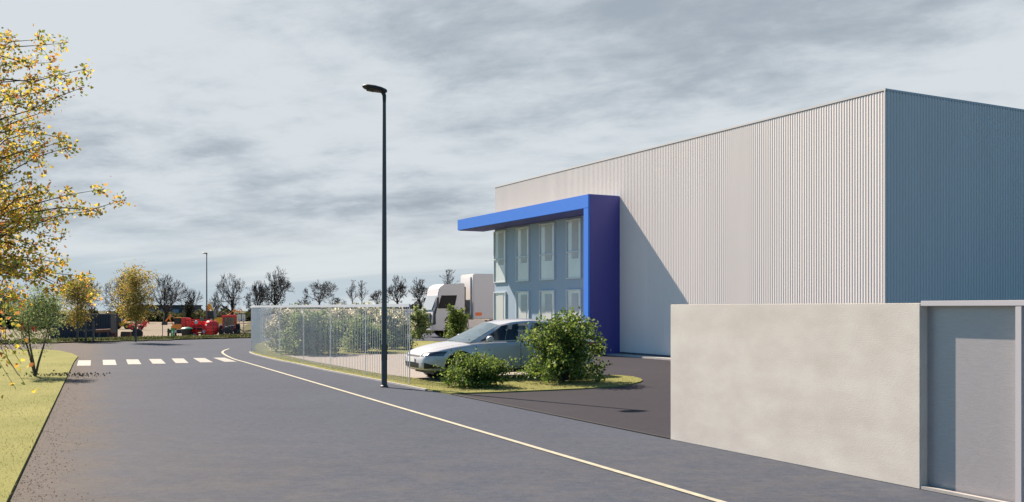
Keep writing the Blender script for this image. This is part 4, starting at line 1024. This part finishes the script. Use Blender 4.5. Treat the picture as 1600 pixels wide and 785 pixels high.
# small orange digger behind the tank
dg = thing('mini_digger', 'small orange digger with a raised arm behind the black tank', 'digger', put(278, 122), R(170), scale=1.05)
for s in (-1, 1): MB().prism([(-.9, .05), (.9, .05), (1.05, .25), (.9, .45), (-.9, .45), (-1.05, .25)], s * .55 - .17, s * .55 + .17).build('track', M_black, dg)
MB().prism([(-.95, .5), (.55, .5), (.6, .9), (-.2, 1.15), (-1.0, 1.1)], -.6, .6).build('body', M_org, dg, bevel=.05)
MB().box((-.05, -.15, 1.45), (.85, .8, .85)).build('cab', M_carglass, dg, bevel=.03); MB().box((-.05, -.15, 1.90), (.95, .9, .07)).build('roof', M_org, dg)
MB().tube([(.55, 0, .9), (1.1, 0, 1.75), (.95, 0, 2.25)], [.12, .10, .08], 8).build('boom', M_org, dg); MB().tube([(.95, 0, 2.25), (1.7, 0, 1.4)], .08, 8).build('dipper', M_org, dg)
MB().prism([(1.5, 1.0), (1.6, 1.45), (1.95, 1.40), (2.05, 1.0)], -.25, .25).build('bucket', M_dkst, dg)

# red seed drill / spreader
sdl = thing('seed_drill', 'big red farm machine with crossed frames between the black tank and the lamp', 'farm machine', yard(309, 101), R(-3))
fr_ = MB(); fr_.box((-1.25, 0, 1.45), (.55, 1.4, 1.5)); fr_.build('hopper', M_redp, sdl, bevel=.08)
fr_ = MB()
for z in (.55, 1.2, 2.0): fr_.box((.2, -.6, z), (2.5, .14, .14))
for x in (-.7, .1, .8, 1.4): fr_.box((x, -.6, 1.25), (.14, .13, 1.6))
fr_.tube([(-.8, -.7, .6), (.3, -.7, 2.0)], .07, 6); fr_.tube([(.4, -.7, 2.0), (1.3, -.7, .6)], .07, 6); fr_.tube([(-.9, -.75, 1.9), (1.4, -.75, 1.25)], .06, 6); fr_.build('frame', M_redp, sdl)
MB().box((.35, .1, 1.25), (2.1, .9, 1.15)).build('body', M_redp, sdl, bevel=.1); MB().box((.35, -.42, 1.15), (1.2, .14, .5)).build('dark_gearbox', M_dkst, sdl, bevel=.05)
for x, z in ((.15, 1.72), (-.1, .35), (1.0, .75)): MB().lathe([(.02, -.09), (.17, -.09), (.2, 0), (.17, .09)], (x, -.78, z), 'y', 14).build('pulley', mat('pale_grey_metal', (.5, .52, .5), .5), sdl)
MB().box((.75, -.75, 2.05), (.36, .2, .32)).build('control_box', mat('dull_green', (.10, .16, .12), .6), sdl)
wheel(-.6, -.7, .40, .28, sdl, M_redp); wheel(1.0, -.7, .40, .28, sdl, M_redp); wheel(-.6, .7, .40, .28, sdl, M_redp); wheel(1.0, .7, .40, .28, sdl, M_redp)
rt = thing('red_tank', 'bulging red ribbed tank right of the distant lamp', 'tank', yard(331, 100), R(2))
MB().lathe([(.15, 0), (.55, .05), (.68, .3), (.71, .75), (.68, 1.2), (.5, 1.45), (.12, 1.52)], (0, 0, .42), 'z', 28).build('tank_body', M_redp, rt, 50)
rb = MB()
for z in (.75, 1.1, 1.45): rb.lathe([(.68, -.03), (.735, 0), (.68, .03)], (0, 0, z), n=28)
rb.build('rib', mat('darker_red', (.30, .02, .018), .5), rt); MB().lathe([(.2, 0), (.2, .1), (.08, .14)], (0, 0, 1.93), n=16).build('cap', M_dkst, rt)
for k in range(4): MB().box((math.cos(k * 1.57 + .8) * .45, math.sin(k * 1.57 + .8) * .45, .22), (.09, .09, .48)).build('leg', M_dkst, rt)

# yellow excavator behind
ex = thing('excavator', 'yellow excavator with raised folded arm behind the red tank', 'excavator', put(342, 128), R(175), scale=1.1)
for s in (-1, 1): MB().prism([(-1.6, .05), (1.6, .05), (1.85, .4), (1.6, .75), (-1.6, .75), (-1.85, .4)], s * .95 - .25, s * .95 + .25).build('track', M_dkst, ex)
MB().prism([(-1.9, .9), (1.1, .9), (1.2, 1.5), (-.2, 1.75), (-1.8, 1.85), (-2.0, 1.4)], -1.1, 1.1).build('body', M_yel, ex, bevel=.08)
MB().prism([(.15, 1.5), (.25, 2.6), (1.0, 2.6), (1.3, 1.5)], .2, 1.1).build('cab', M_carglass, ex)
MB().tube([(1.0, -.2, 1.5), (1.5, -.2, 2.6), (1.3, -.2, 3.45)], [.24, .20, .16], 8).build('boom', M_org, ex); MB().tube([(1.3, -.2, 3.45), (.8, -.2, 2.5)], .14, 8).build('dipper', M_yel, ex); MB().cyl((1.2, -.2, 2.0), (1.6, -.2, 2.9), .07, 8).build('ram', M_steel, ex)

# red cab tractor with front frame
tc_ = thing('tractor', 'red-cabbed tractor with dark front weights at the right end of the yard', 'tractor', yard(358, 101), R(-78), scale=1.0)
for s in (-1, 1):
    wheel(-.75, s * .85, .78, .42, tc_, M_redp); wheel(1.05, s * .75, .52, .34, tc_, M_redp)
MB().prism([(-.1, .75), (-.1, 1.35), (1.35, 1.25), (1.5, 1.05), (1.5, .65), (.3, .55)], -.36, .36).build('bonnet', M_dkst, tc_, bevel=.05)
MB().prism([(-1.15, 1.1), (-1.05, 2.25), (-.05, 2.25), (.1, 1.1)], -.62, .62).build('cab', glass_mat('cab_glass', (.05, .06, .05), .5), tc_)
pf = MB()
for x, y in ((-1.12, -.64), (-1.12, .64), (.06, -.64), (.06, .64)): pf.box((x, y, 1.65), (.10, .10, 1.2))
pf.build('cab_frame', M_redp, tc_); MB().box((-.55, 0, 2.36), (1.35, 1.5, .22)).build('cab_roof', M_redp, tc_, bevel=.06); MB().box((-.5, 0, .95), (1.0, 1.1, .35)).build('cab_floor', M_redp, tc_)
MB().lathe([(.06, 0), (.07, .12), (.03, .16)], (-.6, .5, 2.47), n=10).build('beacon', M_org, tc_)
gw = MB()
for k in range(6): gw.box((1.62 + .02, -.45 + k * .18, .75), (.16, .13, .6))
gw.box((1.60, 0, .42), (.2, 1.2, .12)); gw.build('front_weights', M_dkst, tc_)
MB().cyl((.6, -.3, 1.3), (.6, -.3, 2.2), .045, 8).build('exhaust', M_steel, tc_)
# yellow crane arm behind tractor
ca = thing('loader_crane', 'small orange crane arm with a hooked top behind the tractor cab', 'crane', put(362, 118))
MB().tube([(-.6, 0, 0), (-.5, 0, 2.3), (.3, 0, 3.0), (.9, 0, 2.75)], [.16, .13, .10, .08], 8).build('arm', M_org, ca); MB().tube([(.9, 0, 2.75), (1.15, 0, 3.15), (1.3, 0, 2.8)], .07, 6).build('hook', M_org, ca)
# harrow
hr = thing('disc_harrow', 'low dark rusty disc harrow lying at the right end of the yard', 'farm machine', yard(377, 99.5), R(3))
h_ = MB()
for z in (.28, .55): h_.box((0, 0, z), (2.1, .09, .08)); h_.box((0, .7, z), (2.0, .09, .08))
for x in (-.9, -.3, .3, .9): h_.box((x, .35, .5), (.08, .8, .08))
h_.tube([(-.6, .1, .5), (-.1, .1, 1.0), (.6, .1, .45)], .05, 6); h_.build('frame', M_dkst, hr)
for k in range(8): MB().lathe([(.02, -.02), (.22, .03), (.23, .035), (.02, .02)], (-.95 + k * .27, -.1 + .1 * (k % 2), .24), 'x', 14).build('disc', M_rust, hr)
mach = random.Random(4)
tp = thing('scrap_timber', 'loose pile of dark timber offcuts left of the black post', 'timber', yard(246, 99), 0)
for k in range(6): MB().box((mach.uniform(-.5, .5), mach.uniform(-.2, .2), .06 + .045 * k), (mach.uniform(.6, 1.1), .14, .05), mach.uniform(-.3, .3)).build('board', M_dkst, tp)
# two white notices
for px, lb in ((373.5, 'left one of the two white notices with a yellow triangle above the harrow'), (380.5, 'right one of the two white notices with a yellow triangle above the harrow')):
    t = thing('notice_board', lb, 'sign', put(px, 118), 0, 'white warning notices')
    MB().box((0, 0, 2.05), (.44, .04, .78)).build('board', M_wht, t); MB().box((0, .05, 1.0), (.06, .05, 2.0)).build('post', M_steel, t)
    MB().prism([(-.13, 2.06), (.13, 2.06), (0, 2.30)], -.032, -.024).build('triangle', mat('warning_yellow', (.75, .62, .05), .5), t)
    MB().box((0, -.028, 1.86), (.24, .008, .10)).build('text_bar', mat('notice_grey', (.25, .25, .25), .6), t)
# long low shed far behind
sh = thing('long_shed', 'long low dark shed behind the hedge between the bare trees', 'shed', put(262, 246, 0), R(2))
MB().box((0, 0, 1.9), (15.5, 6, 3.8)).build('wall', mat('shed_wall', (.09, .095, .10), .8, var=.3, vscale=.4), sh); MB().prism([(-8, 3.8), (8, 3.8), (8, 4.05), (-8, 4.05)], -3.3, 3.3).build('roof', mat('shed_roof', (.05, .05, .055), .7), sh)
for k in range(5): MB().box((-6 + 3 * k, -3.03, 2.4), (1.6, .06, 1.0)).build('window', mat('pale_window', (.35, .36, .36), .5), sh)
